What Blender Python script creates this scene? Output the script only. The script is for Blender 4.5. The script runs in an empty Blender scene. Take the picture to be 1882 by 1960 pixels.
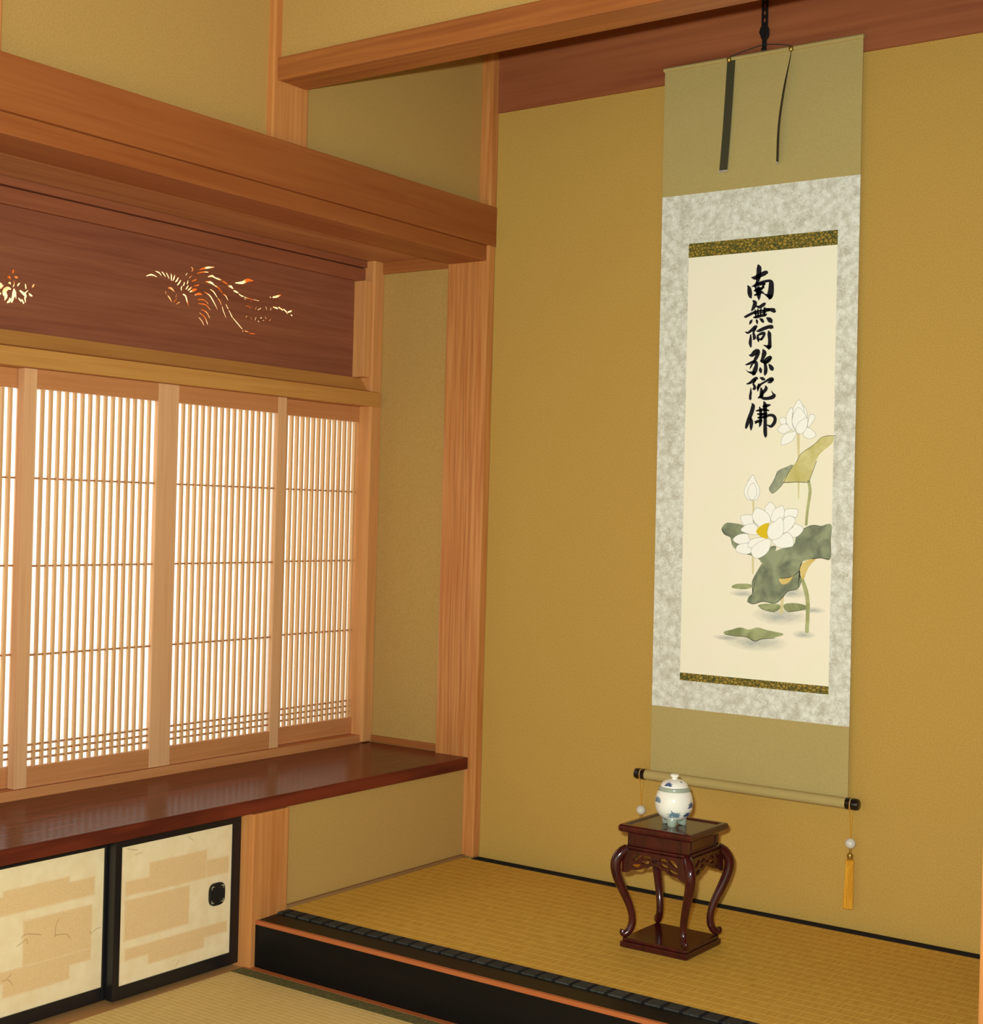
import bpy, bmesh, math, random
from mathutils import Vector, Matrix
random.seed(3)
SC = bpy.context.scene
COL = SC.collection

# ------------------------------------------------------------------ camera
YAW, PITCH, ROLL, FPX = 0.624009, 0.00122, 0.0266656, 2822.9
def cam_axes():
    f = Vector((-math.sin(YAW)*math.cos(PITCH), math.cos(YAW)*math.cos(PITCH), math.sin(PITCH)))
    r = f.cross(Vector((0, 0, 1))).normalized(); u = r.cross(f)
    return r*math.cos(ROLL)+u*math.sin(ROLL), u*math.cos(ROLL)-r*math.sin(ROLL), f
CR, CU, CF = cam_axes()
cd = bpy.data.cameras.new('camera'); cam = bpy.data.objects.new('camera', cd); COL.objects.link(cam)
cd.sensor_fit = 'HORIZONTAL'; cd.sensor_width = 36.0; cd.lens = 36.0*FPX/1882.0
cd.clip_start = 0.02; cd.clip_end = 60
m = Matrix((CR, CU, -CF)).transposed().to_4x4(); m.translation = Vector((2.4903, -3.392, 0.9714))
cam.matrix_world = m
SC.camera = cam

# ------------------------------------------------------------------ light
SC.view_settings.view_transform = 'Standard'; SC.view_settings.look = 'None'
SC.view_settings.gamma = 1.0; SC.view_settings.use_curve_mapping = False
SC.view_settings.exposure = 0.37
try:
    SC.cycles.use_denoising = True; SC.cycles.denoiser = 'OPENIMAGEDENOISE'
    SC.cycles.max_bounces = 8; SC.cycles.diffuse_bounces = 5; SC.cycles.sample_clamp_indirect = 6.0
except Exception:
    pass
w = bpy.data.worlds.new('world'); SC.world = w; w.use_nodes = True
bg = w.node_tree.nodes['Background']; bg.inputs[0].default_value = (0.92, 1.10, 0.95, 1); bg.inputs[1].default_value = 0.34

def area(name, loc, target, sx, sy, power, col):
    l = bpy.data.lights.new(name, 'AREA'); l.shape = 'RECTANGLE'; l.size = sx; l.size_y = sy
    l.energy = power; l.color = col
    o = bpy.data.objects.new(name, l); COL.objects.link(o); o.location = loc
    o.rotation_euler = (Vector(target)-Vector(loc)).to_track_quat('-Z', 'Y').to_euler()
    return o
# daylight falling on the outside of the paper window in the left wall
area('window_daylight', (-1.0, -0.85, 1.0), (0, -0.85, 1.0), 2.4, 2.0, 42, (0.91, 1.04, 1.12))
# added soft fill behind the camera, standing in for unseen windows
area('room_fill', (0.9, -6.2, 0.9), (0.9, 0, 0.9), 3.6, 1.9, 26, (0.92, 1.07, 1.0))
# the camera's own flash
fl = bpy.data.lights.new('camera_flash', 'AREA'); fl.shape = 'RECTANGLE'; fl.size = 0.05; fl.size_y = 0.03; fl.energy = 66; fl.color = (0.95, 1.07, 1.04)
fo = bpy.data.objects.new('camera_flash', fl); COL.objects.link(fo)
fo.location = Vector((2.4903, -3.392, 0.9714)) + CU*0.07 - CR*0.05
fo.rotation_euler = m.to_euler()

# ------------------------------------------------------------------ materials
def lin(c):
    def f(v):
        v /= 255.0
        return v/12.92 if v <= 0.04045 else ((v+0.055)/1.055)**2.4
    return (f(c[0]), f(c[1]), f(c[2]), 1)
def newmat(name, rough=0.6, spec=0.3):
    M = bpy.data.materials.new(name); M.use_nodes = True
    nt = M.node_tree; b = nt.nodes['Principled BSDF']
    b.inputs['Roughness'].default_value = rough; b.inputs['Specular IOR Level'].default_value = spec
    return M, nt, b
def nn(nt, t, **k):
    n = nt.nodes.new(t)
    for a, v in k.items(): setattr(n, a, v)
    return n
def coords(nt, scale, kind='Object'):
    tc = nn(nt, 'ShaderNodeTexCoord'); mp = nn(nt, 'ShaderNodeMapping')
    nt.links.new(tc.outputs[kind], mp.inputs[0]); mp.inputs['Scale'].default_value = scale
    return mp.outputs[0]
def noise(nt, vec, scale, detail=3, dist=0.0, rough=0.5):
    n = nn(nt, 'ShaderNodeTexNoise'); nt.links.new(vec, n.inputs['Vector'])
    n.inputs['Scale'].default_value = scale; n.inputs['Detail'].default_value = detail
    n.inputs['Distortion'].default_value = dist; n.inputs['Roughness'].default_value = rough
    return n.outputs['Fac']
def ramp(nt, fac, stops):
    r = nn(nt, 'ShaderNodeValToRGB'); nt.links.new(fac, r.inputs[0])
    e = r.color_ramp.elements
    e[0].position, e[0].color = stops[0]; e[1].position, e[1].color = stops[-1]
    for p, c in stops[1:-1]:
        x = e.new(p); x.color = c
    return r.outputs[0]
def mixc(nt, fac, a, b, mode='MIX'):
    n = nn(nt, 'ShaderNodeMix', data_type='RGBA', blend_type=mode)
    for s, v in ((n.inputs[0], fac), (n.inputs[6], a), (n.inputs[7], b)):
        if hasattr(v, 'is_linked') or hasattr(v, 'links'): nt.links.new(v, s)
        else: s.default_value = v
    return n.outputs[2]
def math_(nt, op, a, b=None, c=None):
    n = nn(nt, 'ShaderNodeMath', operation=op)
    for i, v in enumerate((a, b, c)):
        if v is None: continue
        if hasattr(v, 'links'): nt.links.new(v, n.inputs[i])
        else: n.inputs[i].default_value = v
    return n.outputs[0]
def bump(nt, b, h, strength=0.2, dist=0.002):
    n = nn(nt, 'ShaderNodeBump'); n.inputs['Strength'].default_value = strength; n.inputs['Distance'].default_value = dist
    nt.links.new(h, n.inputs['Height']); nt.links.new(n.outputs[0], b.inputs['Normal'])
def plain(name, col, rough=0.6, spec=0.3, metal=0.0):
    M, nt, b = newmat(name, rough, spec); b.inputs['Base Color'].default_value = lin(col); b.inputs['Metallic'].default_value = metal
    return M
def plaster(name, c1, c2):
    M, nt, b = newmat(name, 0.95, 0.05)
    v = coords(nt, (1, 1, 1))
    f1 = noise(nt, v, 260, 3); f2 = noise(nt, v, 7, 3)
    c = ramp(nt, f1, [(0.3, lin(c1)), (0.7, lin(c2))])
    c = mixc(nt, math_(nt, 'MULTIPLY', f2, 0.25), c, lin(c1))
    nt.links.new(c, b.inputs['Base Color']); bump(nt, b, f1, 0.35, 0.0015)
    return M
def wood(name, c1, c2, axis, rough=0.45, fine=70, spec=0.3, cathedral=0.0):
    M, nt, b = newmat(name, rough, spec)
    s = [1.0, 1.0, 1.0]; s[axis] = 0.035
    v = coords(nt, s)
    f = noise(nt, v, fine, 4, 0.4); g = noise(nt, v, fine*0.22, 3, 0.6)
    mx = math_(nt, 'ADD', math_(nt, 'MULTIPLY', f, 0.5), math_(nt, 'MULTIPLY', g, 0.5))
    if cathedral:
        s2 = [1.0, 1.0, 1.0]; s2[axis] = 0.12
        wv = nn(nt, 'ShaderNodeTexWave', wave_type='RINGS', rings_direction='XYZ'[axis]); nt.links.new(coords(nt, s2), wv.inputs[0])
        wv.inputs['Scale'].default_value = 26; wv.inputs['Distortion'].default_value = 5; wv.inputs['Detail'].default_value = 2; wv.inputs['Detail Scale'].default_value = 1.2
        mx = math_(nt, 'ADD', math_(nt, 'MULTIPLY', mx, 1-cathedral), math_(nt, 'MULTIPLY', wv.outputs['Fac'], cathedral))
    c = ramp(nt, mx, [(0.3, lin(c2)), (0.68, lin(c1))])
    nt.links.new(c, b.inputs['Base Color']); bump(nt, b, f, 0.08, 0.001)
    return M
X, Y, Z = 0, 1, 2
M = {}
M['plaster'] = plaster('plaster_sand', (175, 138, 75), (191, 153, 89))  # ID:pl;
M['plaster_alcove'] = plaster('plaster_ochre', (179, 140, 67), (195, 156, 82))  # ID:wb;
M['wood_z'] = wood('cedar_post', (206, 141, 80), (179, 107, 52), Z, 0.42, 90)  # ID:wz;
m_, nt, b = newmat('cedar_corner_post', 0.28, 0.5)
f = noise(nt, coords(nt, (1, 1, 0.035)), 90, 4, 0.4)
base = ramp(nt, f, [(0.3, lin((180, 107, 52))), (0.68, lin((206, 141, 80)))])
tc = nn(nt, 'ShaderNodeTexCoord'); sp = nn(nt, 'ShaderNodeSeparateXYZ'); nt.links.new(tc.outputs['Object'], sp.inputs[0])
drift = math_(nt, 'MULTIPLY', noise(nt, coords(nt, (3, 3, 0.9)), 1.6, 2), 0.05)
xx = math_(nt, 'ADD', sp.outputs[0], drift)
cmb = nn(nt, 'ShaderNodeCombineXYZ'); nt.links.new(math_(nt, 'MULTIPLY', xx, 420), cmb.inputs[0]); nt.links.new(math_(nt, 'MULTIPLY', sp.outputs[2], 0.5), cmb.inputs[2])
ln_ = noise(nt, cmb.outputs[0], 1.0, 2)
line = ramp(nt, ln_, [(0.38, (1, 1, 1, 1)), (0.45, (0, 0, 0, 1))])
msk = math_(nt, 'SUBTRACT', 1.0, math_(nt, 'MULTIPLY', math_(nt, 'ABSOLUTE', math_(nt, 'ADD', sp.outputs[0], 0.036)), 22))
msk = math_(nt, 'MAXIMUM', msk, 0.0)
nt.links.new(mixc(nt, math_(nt, 'MULTIPLY', line, math_(nt, 'MINIMUM', math_(nt, 'MULTIPLY', msk, 1.1), 0.6)), base, lin((128, 66, 30))), b.inputs['Base Color'])
bump(nt, b, f, 0.08, 0.001); M['corner_post'] = m_
M['wood_y'] = wood('cedar_beam', (162, 95, 46), (142, 73, 32), Y, 0.5, 90)  # ID:wy;
M['wood_x'] = wood('cedar_crossbeam', (175, 108, 52), (131, 69, 32), X, 0.5, 80)  # ID:ot;
M['wood_pale_y'] = wood('cypress_rail', (202, 146, 75), (183, 121, 59), Y, 0.5, 110)  # ID:py;
M['wood_pale_z'] = wood('cypress_stile', (228, 177, 127), (211, 154, 105), Z, 0.5, 110)  # ID:pz;
M['wood_slat'] = wood('cypress_slat', (222, 176, 122), (206, 154, 102), Z, 0.55, 140)
M['wood_dark_y'] = wood('transom_cedar', (150, 90, 62), (124, 66, 44), Y, 0.6, 120)
M['wood_dark_x'] = wood('alcove_header', (163, 95, 56), (131, 67, 37), X, 0.6, 60)  # ID:hd;
M['board_recess'] = wood('recess_board', (207, 146, 98), (173, 109, 70), Y, 0.55, 60)  # ID:rb;
M['head_rail'] = wood('head_rail', (158, 92, 60), (128, 70, 44), Y, 0.55, 90)
M['jamb'] = wood('window_jamb', (222, 160, 96), (196, 130, 74), Z, 0.5, 110)
M['screen_rail'] = wood('screen_rail', (206, 140, 86), (180, 114, 66), Y, 0.5, 110)
M['crossbar'] = plain('lattice_crossbar', (176, 122, 76), 0.6, 0.2)
M['base_strip'] = wood('base_strip', (150, 112, 70), (128, 90, 54), Y, 0.6, 90)
M['sill'] = wood('floor_sill', (184, 140, 88), (164, 112, 62), Y, 0.55, 90)

# polished dark shelf
m_, nt, b = newmat('shelf_lacquer', 0.2, 0.06)
v = coords(nt, (1, 0.05, 1)); f = noise(nt, v, 60, 4, 0.5)
wv = nn(nt, 'ShaderNodeTexWave', wave_type='RINGS', rings_direction='Y'); nt.links.new(coords(nt, (1, 0.16, 1)), wv.inputs[0])
wv.inputs['Scale'].default_value = 14; wv.inputs['Distortion'].default_value = 9; wv.inputs['Detail'].default_value = 2
mx = math_(nt, 'ADD', math_(nt, 'MULTIPLY', f, 0.6), math_(nt, 'MULTIPLY', wv.outputs['Fac'], 0.4))
nt.links.new(ramp(nt, mx, [(0.25, lin((83, 35, 22))), (0.75, lin((117, 51, 30)))]), b.inputs['Base Color'])  # ID:sh;
bump(nt, b, noise(nt, coords(nt, (1, 0.5, 1)), 45, 2), 0.05, 0.002); M['shelf'] = m_

M['lacquer'] = plain('black_lacquer', (26, 20, 17), 0.28, 0.4)
m_, nt, b = newmat('black_lacquer_worn', 0.4, 0.18)
f = noise(nt, coords(nt, (0.1, 1, 1)), 40, 3)
nt.links.new(ramp(nt, f, [(0.3, lin((12, 11, 11))), (0.7, lin((18, 15, 13)))]), b.inputs['Base Color']); M['lacquer_beam'] = m_
M['arris'] = wood('orange_arris', (183, 106, 59), (165, 84, 43), X, 0.45, 90)  # ID:ar;
M['frame_black'] = plain('black_frame', (24, 21, 22), 0.35, 0.4)

def tatami(name, c1, c2, c3, pitch, mark=0.85):
    M_, nt, b = newmat(name, 0.7, 0.2)
    tc = nn(nt, 'ShaderNodeTexCoord'); sp = nn(nt, 'ShaderNodeSeparateXYZ'); nt.links.new(tc.outputs['Object'], sp.inputs[0])
    ph = math_(nt, 'FRACT', math_(nt, 'MULTIPLY', sp.outputs[1], 1/pitch))
    d = math_(nt, 'ABSOLUTE', math_(nt, 'SUBTRACT', ph, 0.5))
    ridge = math_(nt, 'SMOOTH_MIN', math_(nt, 'MULTIPLY', math_(nt, 'SUBTRACT', 0.5, d), 6.0), 1.0, 0.2)
    rush = noise(nt, coords(nt, (260, 22, 1)), 1.0, 3)
    c = ramp(nt, rush, [(0.3, lin(c2)), (0.7, lin(c1))])
    c = mixc(nt, math_(nt, 'MULTIPLY', math_(nt, 'SUBTRACT', 1.0, ridge), mark), c, lin(c3))
    big = noise(nt, coords(nt, (1, 1, 1)), 5, 3)
    c = mixc(nt, math_(nt, 'MULTIPLY', big, 0.25), c, lin(c2))
    nt.links.new(c, b.inputs['Base Color'])
    bump(nt, b, math_(nt, 'ADD', ridge, math_(nt, 'MULTIPLY', rush, 0.3)), 0.25, 0.0012)
    return M_
M['tatami_toko'] = tatami('aged_rush', (220, 179, 77), (193, 145, 53), (241, 204, 100), 0.034, 0.4)  # ID:ta;
M['tatami_room'] = tatami('rush', (228, 197, 124), (207, 175, 103), (242, 212, 141), 0.0155)  # ID:rt;
# brocade tatami edging: dark ground with paler blocks
m_, nt, b = newmat('border_brocade', 0.8, 0.1)
br = nn(nt, 'ShaderNodeTexBrick'); nt.links.new(coords(nt, (1, 1, 1)), br.inputs[0])
br.offset = 0.0; br.inputs['Scale'].default_value = 1.0; br.inputs['Mortar Size'].default_value = 0.0055; br.inputs['Brick Width'].default_value = 0.043; br.inputs['Row Height'].default_value = 0.8; br.inputs['Mortar Smooth'].default_value = 0.3
br.inputs['Color1'].default_value = lin((72, 71, 64)); br.inputs['Color2'].default_value = lin((56, 55, 50)); br.inputs['Mortar'].default_value = lin((24, 24, 26))
f = noise(nt, coords(nt, (1, 1, 1)), 240, 2)
nt.links.new(mixc(nt, ramp(nt, f, [(0.5, (0, 0, 0, 1)), (0.72, (1, 1, 1, 1))]), br.outputs[0], lin((34, 34, 34))), b.inputs['Base Color']); M['border'] = m_
M['border_plain'] = plain('border_dark', (30, 32, 36), 0.8, 0.1)
m_, nt, b = newmat('border_green', 0.85, 0.1)
nt.links.new(ramp(nt, noise(nt, coords(nt, (1, 1, 1)), 300, 2), [(0.3, lin((78, 74, 42))), (0.7, lin((126, 116, 70)))]), b.inputs['Base Color']); M['border_green'] = m_

# papers and cloth
m_, nt, b = newmat('window_paper', 0.9, 0.0)
tr = nn(nt, 'ShaderNodeBsdfTranslucent'); tr.inputs[0].default_value = (0.95, 0.93, 0.9, 1)
df = nn(nt, 'ShaderNodeBsdfDiffuse'); df.inputs[0].default_value = (0.9, 0.86, 0.8, 1)
ms = nn(nt, 'ShaderNodeMixShader'); ms.inputs[0].default_value = 0.4
nt.links.new(tr.outputs[0], ms.inputs[1]); nt.links.new(df.outputs[0], ms.inputs[2])
nt.links.new(ms.outputs[0], nt.nodes['Material Output'].inputs[0]); M['paper'] = m_

m_, nt, b = newmat('transom_paper', 0.9, 0.0)
tr = nn(nt, 'ShaderNodeBsdfTranslucent')
nt.links.new(ramp(nt, noise(nt, coords(nt, (1, 1, 1)), 16, 2), [(0.40, (0.60, 0.24, 0.08, 1)), (0.54, (0.85, 0.66, 0.44, 1))]), tr.inputs[0])
nt.links.new(tr.outputs[0], nt.nodes['Material Output'].inputs[0]); M['transom_paper'] = m_

def rect_mask(nt, yv, zv, r, soft):
    y0, y1, z0, z1 = r
    a = math_(nt, 'SUBTRACT', (y1-y0)/2, math_(nt, 'ABSOLUTE', math_(nt, 'SUBTRACT', yv, (y0+y1)/2)))
    c = math_(nt, 'SUBTRACT', (z1-z0)/2, math_(nt, 'ABSOLUTE', math_(nt, 'SUBTRACT', zv, (z0+z1)/2)))
    mn = math_(nt, 'MINIMUM', a, c)
    mr = nn(nt, 'ShaderNodeMapRange', interpolation_type='SMOOTHSTEP'); nt.links.new(mn, mr.inputs[0])
    mr.inputs[1].default_value = -soft; mr.inputs[2].default_value = soft
    return mr.outputs[0]
def door_paper(name, rects, loc):
    M_, nt, b = newmat(name, 0.9, 0.05)
    tc = nn(nt, 'ShaderNodeTexCoord'); sp = nn(nt, 'ShaderNodeSeparateXYZ'); nt.links.new(tc.outputs['Object'], sp.inputs[0])
    acc = None
    for r in rects:
        k = rect_mask(nt, sp.outputs[1], sp.outputs[2], (r[0]-loc[1], r[1]-loc[1], r[2]-loc[2], r[3]-loc[2]), 0.004)
        acc = k if acc is None else math_(nt, 'MAXIMUM', acc, k)
    f = noise(nt, coords(nt, (1, 1, 1)), 30, 4); g = noise(nt, coords(nt, (1, 1, 1)), 350, 2)
    base = ramp(nt, f, [(0.3, lin((228, 201, 155))), (0.7, lin((236, 214, 172)))])  # ID:fu;
    tan = ramp(nt, g, [(0.3, lin((213, 172, 117))), (0.7, lin((226, 188, 134)))])  # ID:fu;
    nt.links.new(mixc(nt, math_(nt, 'MULTIPLY', acc, 0.85), base, tan), b.inputs['Base Color'])
    return M_
m_, nt, b = newmat('scroll_silk', 0.85, 0.1)
f = noise(nt, coords(nt, (1, 1, 1)), 500, 2); g = noise(nt, coords(nt, (1, 1, 0.3)), 9, 2)
c = ramp(nt, f, [(0.3, lin((174, 152, 94))), (0.7, lin((187, 165, 107)))])  # ID:si;
nt.links.new(mixc(nt, math_(nt, 'MULTIPLY', g, 0.3), c, lin((166, 144, 89))), b.inputs['Base Color']); M['silk'] = m_  # ID:si;
m_, nt, b = newmat('scroll_brocade', 0.8, 0.15)
vo = nn(nt, 'ShaderNodeTexVoronoi', feature='SMOOTH_F1'); nt.links.new(coords(nt, (1, 1, 1)), vo.inputs['Vector']); vo.inputs['Scale'].default_value = 60
f = noise(nt, coords(nt, (1, 1, 1)), 120, 4, 1.5)
mx = math_(nt, 'ADD', math_(nt, 'MULTIPLY', vo.outputs['Distance'], 0.45), math_(nt, 'MULTIPLY', f, 0.75))
nt.links.new(ramp(nt, mx, [(0.40, lin((232, 231, 220))), (0.56, lin((216, 213, 198))), (0.76, lin((192, 186, 168)))]), b.inputs['Base Color']); M['brocade'] = m_  # ID:br;
m_, nt, b = newmat('gold_brocade', 0.55, 0.4)
vo = nn(nt, 'ShaderNodeTexVoronoi', feature='DISTANCE_TO_EDGE'); nt.links.new(coords(nt, (1, 1, 1.3)), vo.inputs['Vector']); vo.inputs['Scale'].default_value = 105
f = noise(nt, coords(nt, (1, 1, 1)), 260, 3, 1)
mx = math_(nt, 'ADD', math_(nt, 'MULTIPLY', vo.outputs['Distance'], 0.9), math_(nt, 'MULTIPLY', f, 0.5))
nt.links.new(ramp(nt, mx, [(0.25, lin((52, 66, 22))), (0.36, lin((120, 100, 30))), (0.48, lin((168, 136, 48)))]), b.inputs['Base Color']); M['gold'] = m_
m_, nt, b = newmat('painting_paper', 0.9, 0.05)
nt.links.new(ramp(nt, noise(nt, coords(nt, (1, 1, 1)), 6, 3), [(0.3, lin((244, 239, 211))), (0.7, lin((248, 237, 216)))]), b.inputs['Base Color']); M['washi'] = m_  # ID:pa;
M['ink'] = plain('ink', (34, 30, 36), 0.7, 0.1)
M['petal'] = plain('petal_white', (252, 250, 242), 0.8, 0.1)
M['petal_line'] = plain('petal_outline', (150, 146, 136), 0.8, 0.1)
M['ink_line'] = plain('ink_outline', (72, 70, 58), 0.8, 0.1)
M['pollen'] = plain('pollen_yellow', (226, 194, 40), 0.8, 0.1)
def leafmat(name, a, c):
    M_, nt, b = newmat(name, 0.85, 0.1)
    nt.links.new(ramp(nt, noise(nt, coords(nt, (1, 1, 1)), 22, 3, 0.6), [(0.36, lin(a)), (0.64, lin(c))]), b.inputs['Base Color']); return M_
M['leaf_g'] = leafmat('leaf_green', (106, 113, 94), (156, 162, 128)); M['leaf_d'] = leafmat('leaf_blue_green', (134, 141, 122), (172, 175, 142))
M['leaf_l'] = leafmat('leaf_yellow_green', (194, 182, 104), (220, 210, 152)); M['leaf_o'] = leafmat('leaf_underside', (216, 186, 104), (228, 206, 136))
M['leaf_p'] = leafmat('pad_green', (136, 142, 98), (176, 180, 132))
M['stem_s'] = leafmat('stem_green', (160, 162, 108), (192, 192, 140)); M['stem_t'] = leafmat('stem_faint', (216, 204, 152), (226, 212, 164))
m_, nt, b = newmat('water_wash', 0.9, 0.0)
b.inputs['Base Color'].default_value = lin((178, 188, 188))
tc = nn(nt, 'ShaderNodeTexCoord'); mp = nn(nt, 'ShaderNodeMapping'); nt.links.new(tc.outputs['Generated'], mp.inputs[0])
mp.inputs['Location'].default_value = (-1, 0, -1); mp.inputs['Scale'].default_value = (2, 0, 2)
ln = nn(nt, 'ShaderNodeVectorMath', operation='LENGTH'); nt.links.new(mp.outputs[0], ln.inputs[0])
al = math_(nt, 'MULTIPLY', math_(nt, 'MAXIMUM', math_(nt, 'SUBTRACT', 1.0, ln.outputs['Value']), 0.0), math_(nt, 'MULTIPLY', noise(nt, coords(nt, (1, 1, 3)), 30, 3), 1.0))
nt.links.new(al, b.inputs['Alpha']); M['wash'] = m_

# small things
m_, nt, b = newmat('rosewood', 0.16, 0.5)
nt.links.new(ramp(nt, noise(nt, coords(nt, (1, 1, 0.3)), 50, 3), [(0.3, lin((46, 13, 13))), (0.7, lin((72, 21, 20)))]), b.inputs['Base Color']); M['rosewood'] = m_
M['rosewood_top'] = plain('stand_top_panel', (88, 58, 38), 0.15, 0.5)
M['porcelain'] = plain('porcelain', (240, 234, 220), 0.12, 0.5)
M['celadon'] = plain('celadon_glaze', (158, 166, 148), 0.15, 0.5)
M['blue'] = plain('cobalt', (70, 88, 128), 0.2, 0.5)
M['blue_grey'] = plain('cobalt_pale', (112, 136, 150), 0.2, 0.5)
M['metal_black'] = plain('black_iron', (22, 20, 20), 0.4, 0.5)
M['brass'] = plain('brass', (190, 160, 80), 0.3, 0.5, 0.9)
M['silver'] = plain('silver_tip', (222, 216, 200), 0.3, 0.5, 0.6)
M['ribbon'] = plain('dark_ribbon', (66, 62, 42), 0.7, 0.2)
M['cord_dark'] = plain('dark_cord', (60, 58, 54), 0.8, 0.1)
M['cord_gold'] = plain('gold_cord', (206, 146, 36), 0.7, 0.2)
m_, nt, b = newmat('gold_tassel', 0.7, 0.3)
nt.links.new(ramp(nt, noise(nt, coords(nt, (700, 700, 20)), 1, 2), [(0.3, lin((190, 126, 20))), (0.7, lin((232, 168, 44)))]), b.inputs['Base Color']); M['tassel'] = m_
M['agate'] = plain('white_stone', (212, 206, 190), 0.12, 0.6)
M['roller_black'] = plain('roller_lacquer', (18, 14, 14), 0.15, 0.6)
M['roller_ring'] = plain('roller_ring', (214, 168, 120), 0.4, 0.4)
M['handle'] = plain('dark_handle', (36, 36, 34), 0.3, 0.5, 0.3)
M['handle_mark'] = plain('handle_silver', (190, 190, 165), 0.35, 0.5, 0.5)
M['fibre'] = plain('bark_fibre', (150, 116, 70), 0.8, 0.1)
M['handle_pit'] = plain('handle_pit', (24, 26, 24), 0.5, 0.3)

# ------------------------------------------------------------------ mesh helpers
def bx(bm, x0, x1, y0, y1, z0, z1):
    v = [bm.verts.new((x, y, z)) for x in (x0, x1) for y in (y0, y1) for z in (z0, z1)]
    for f in ((0, 1, 3, 2), (4, 6, 7, 5), (0, 4, 5, 1), (2, 3, 7, 6), (0, 2, 6, 4), (1, 5, 7, 3)):
        bm.faces.new([v[i] for i in f])
def prism(bm, pts, axis, a, c):
    """pts = outline in the other two axes (in x,y,z order), extruded along axis from a to c"""
    def mk(p, t):
        q = list(p); q.insert(axis, t); return bm.verts.new(q)
    A = [mk(p, a) for p in pts]; B = [mk(p, c) for p in pts]; n = len(pts)
    for i in range(n):
        bm.faces.new((A[i], A[(i+1) % n], B[(i+1) % n], B[i]))
    bm.faces.new(A[::-1]); bm.faces.new(B)
def lathe(bm, prof, c=(0, 0, 0), seg=32):
    rings = []
    for r, z in prof:
        rings.append([bm.verts.new((c[0]+r*math.cos(2*math.pi*i/seg), c[1]+r*math.sin(2*math.pi*i/seg), c[2]+z)) for i in range(seg)])
    for a, d in zip(rings, rings[1:]):
        for i in range(seg):
            bm.faces.new((a[i], a[(i+1) % seg], d[(i+1) % seg], d[i]))
    bm.faces.new(rings[0][::-1]); bm.faces.new(rings[-1])
def cyl_x(bm, x0, x1, y, z, r, seg=24, prof=None):
    prof = prof or [(r, x0), (r, x1)]
    rings = [[bm.verts.new((x, y+q*math.cos(2*math.pi*i/seg), z+q*math.sin(2*math.pi*i/seg))) for i in range(seg)] for q, x in prof]
    for a, d in zip(rings, rings[1:]):
        for i in range(seg): bm.faces.new((a[i], a[(i+1) % seg], d[(i+1) % seg], d[i]))
    bm.faces.new(rings[0][::-1]); bm.faces.new(rings[-1])
def catmull(pts, n=6, closed=False):
    out = []; N = len(pts)
    rng = range(N) if closed else range(N-1)
    for i in rng:
        g = (lambda k: pts[k % N]) if closed else (lambda k: pts[min(max(k, 0), N-1)])
        p0, p1, p2, p3 = g(i-1), g(i), g(i+1), g(i+2)
        for s in range(n):
            t = s/n
            out.append(tuple(0.5*(2*b_+(c_-a_)*t+(2*a_-5*b_+4*c_-d_)*t*t+(3*b_-a_-3*c_+d_)*t**3) for a_, b_, c_, d_ in zip(p0, p1, p2, p3)))
    if not closed: out.append(tuple(pts[-1]))
    return out
def tube(bm, pts, seg=12, squash=1.0):
    """pts (x,y,z,r)"""
    rings = []
    for i, p in enumerate(pts):
        a = Vector(pts[max(i-1, 0)][:3]); c = Vector(pts[min(i+1, len(pts)-1)][:3])
        t = (c-a).normalized()
        ref = Vector((0.7071, -0.7071, 0)) if abs(t.z) > 0.2 or abs(t.x-t.y) < 0.9 else Vector((0, 0, 1))
        s = t.cross(ref).normalized(); u = s.cross(t)
        rings.append([bm.verts.new(Vector(p[:3])+(s*math.cos(2*math.pi*k/seg)+u*math.sin(2*math.pi*k/seg)*squash)*p[3]) for k in range(seg)])
    for a, d in zip(rings, rings[1:]):
        for i in range(seg): bm.faces.new((a[i], a[(i+1) % seg], d[(i+1) % seg], d[i]))
    bm.faces.new(rings[0][::-1]); bm.faces.new(rings[-1])
def outline(stroke, n=5, cap=4):
    """closed 2D outline of a brush stroke (x, y, width)"""
    p = catmull(stroke, n) if len(stroke) > 2 else [tuple(a+(c-a)*t/4 for a, c in zip(*stroke)) for t in range(5)]
    L, R = [], []
    for i, q in enumerate(p):
        a = p[max(i-1, 0)]; c = p[min(i+1, len(p)-1)]
        dx, dy = c[0]-a[0], c[1]-a[1]; l = math.hypot(dx, dy) or 1
        nx, ny = -dy/l, dx/l; h = max(q[2], 1e-5)/2
        L.append((q[0]+nx*h, q[1]+ny*h)); R.append((q[0]-nx*h, q[1]-ny*h))
    def capp(q, a, sgn):
        dx, dy = q[0]-a[0], q[1]-a[1]; l = math.hypot(dx, dy) or 1
        base = math.atan2(dy, dx); h = max(q[2], 1e-5)/2
        return [(q[0]+h*math.cos(base+math.pi/2-math.pi*k/cap), q[1]+h*math.sin(base+math.pi/2-math.pi*k/cap)) for k in range(1, cap)]
    return L+capp(p[-1], p[-2], 1)+R[::-1]+capp(p[0], p[1], 1)
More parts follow.
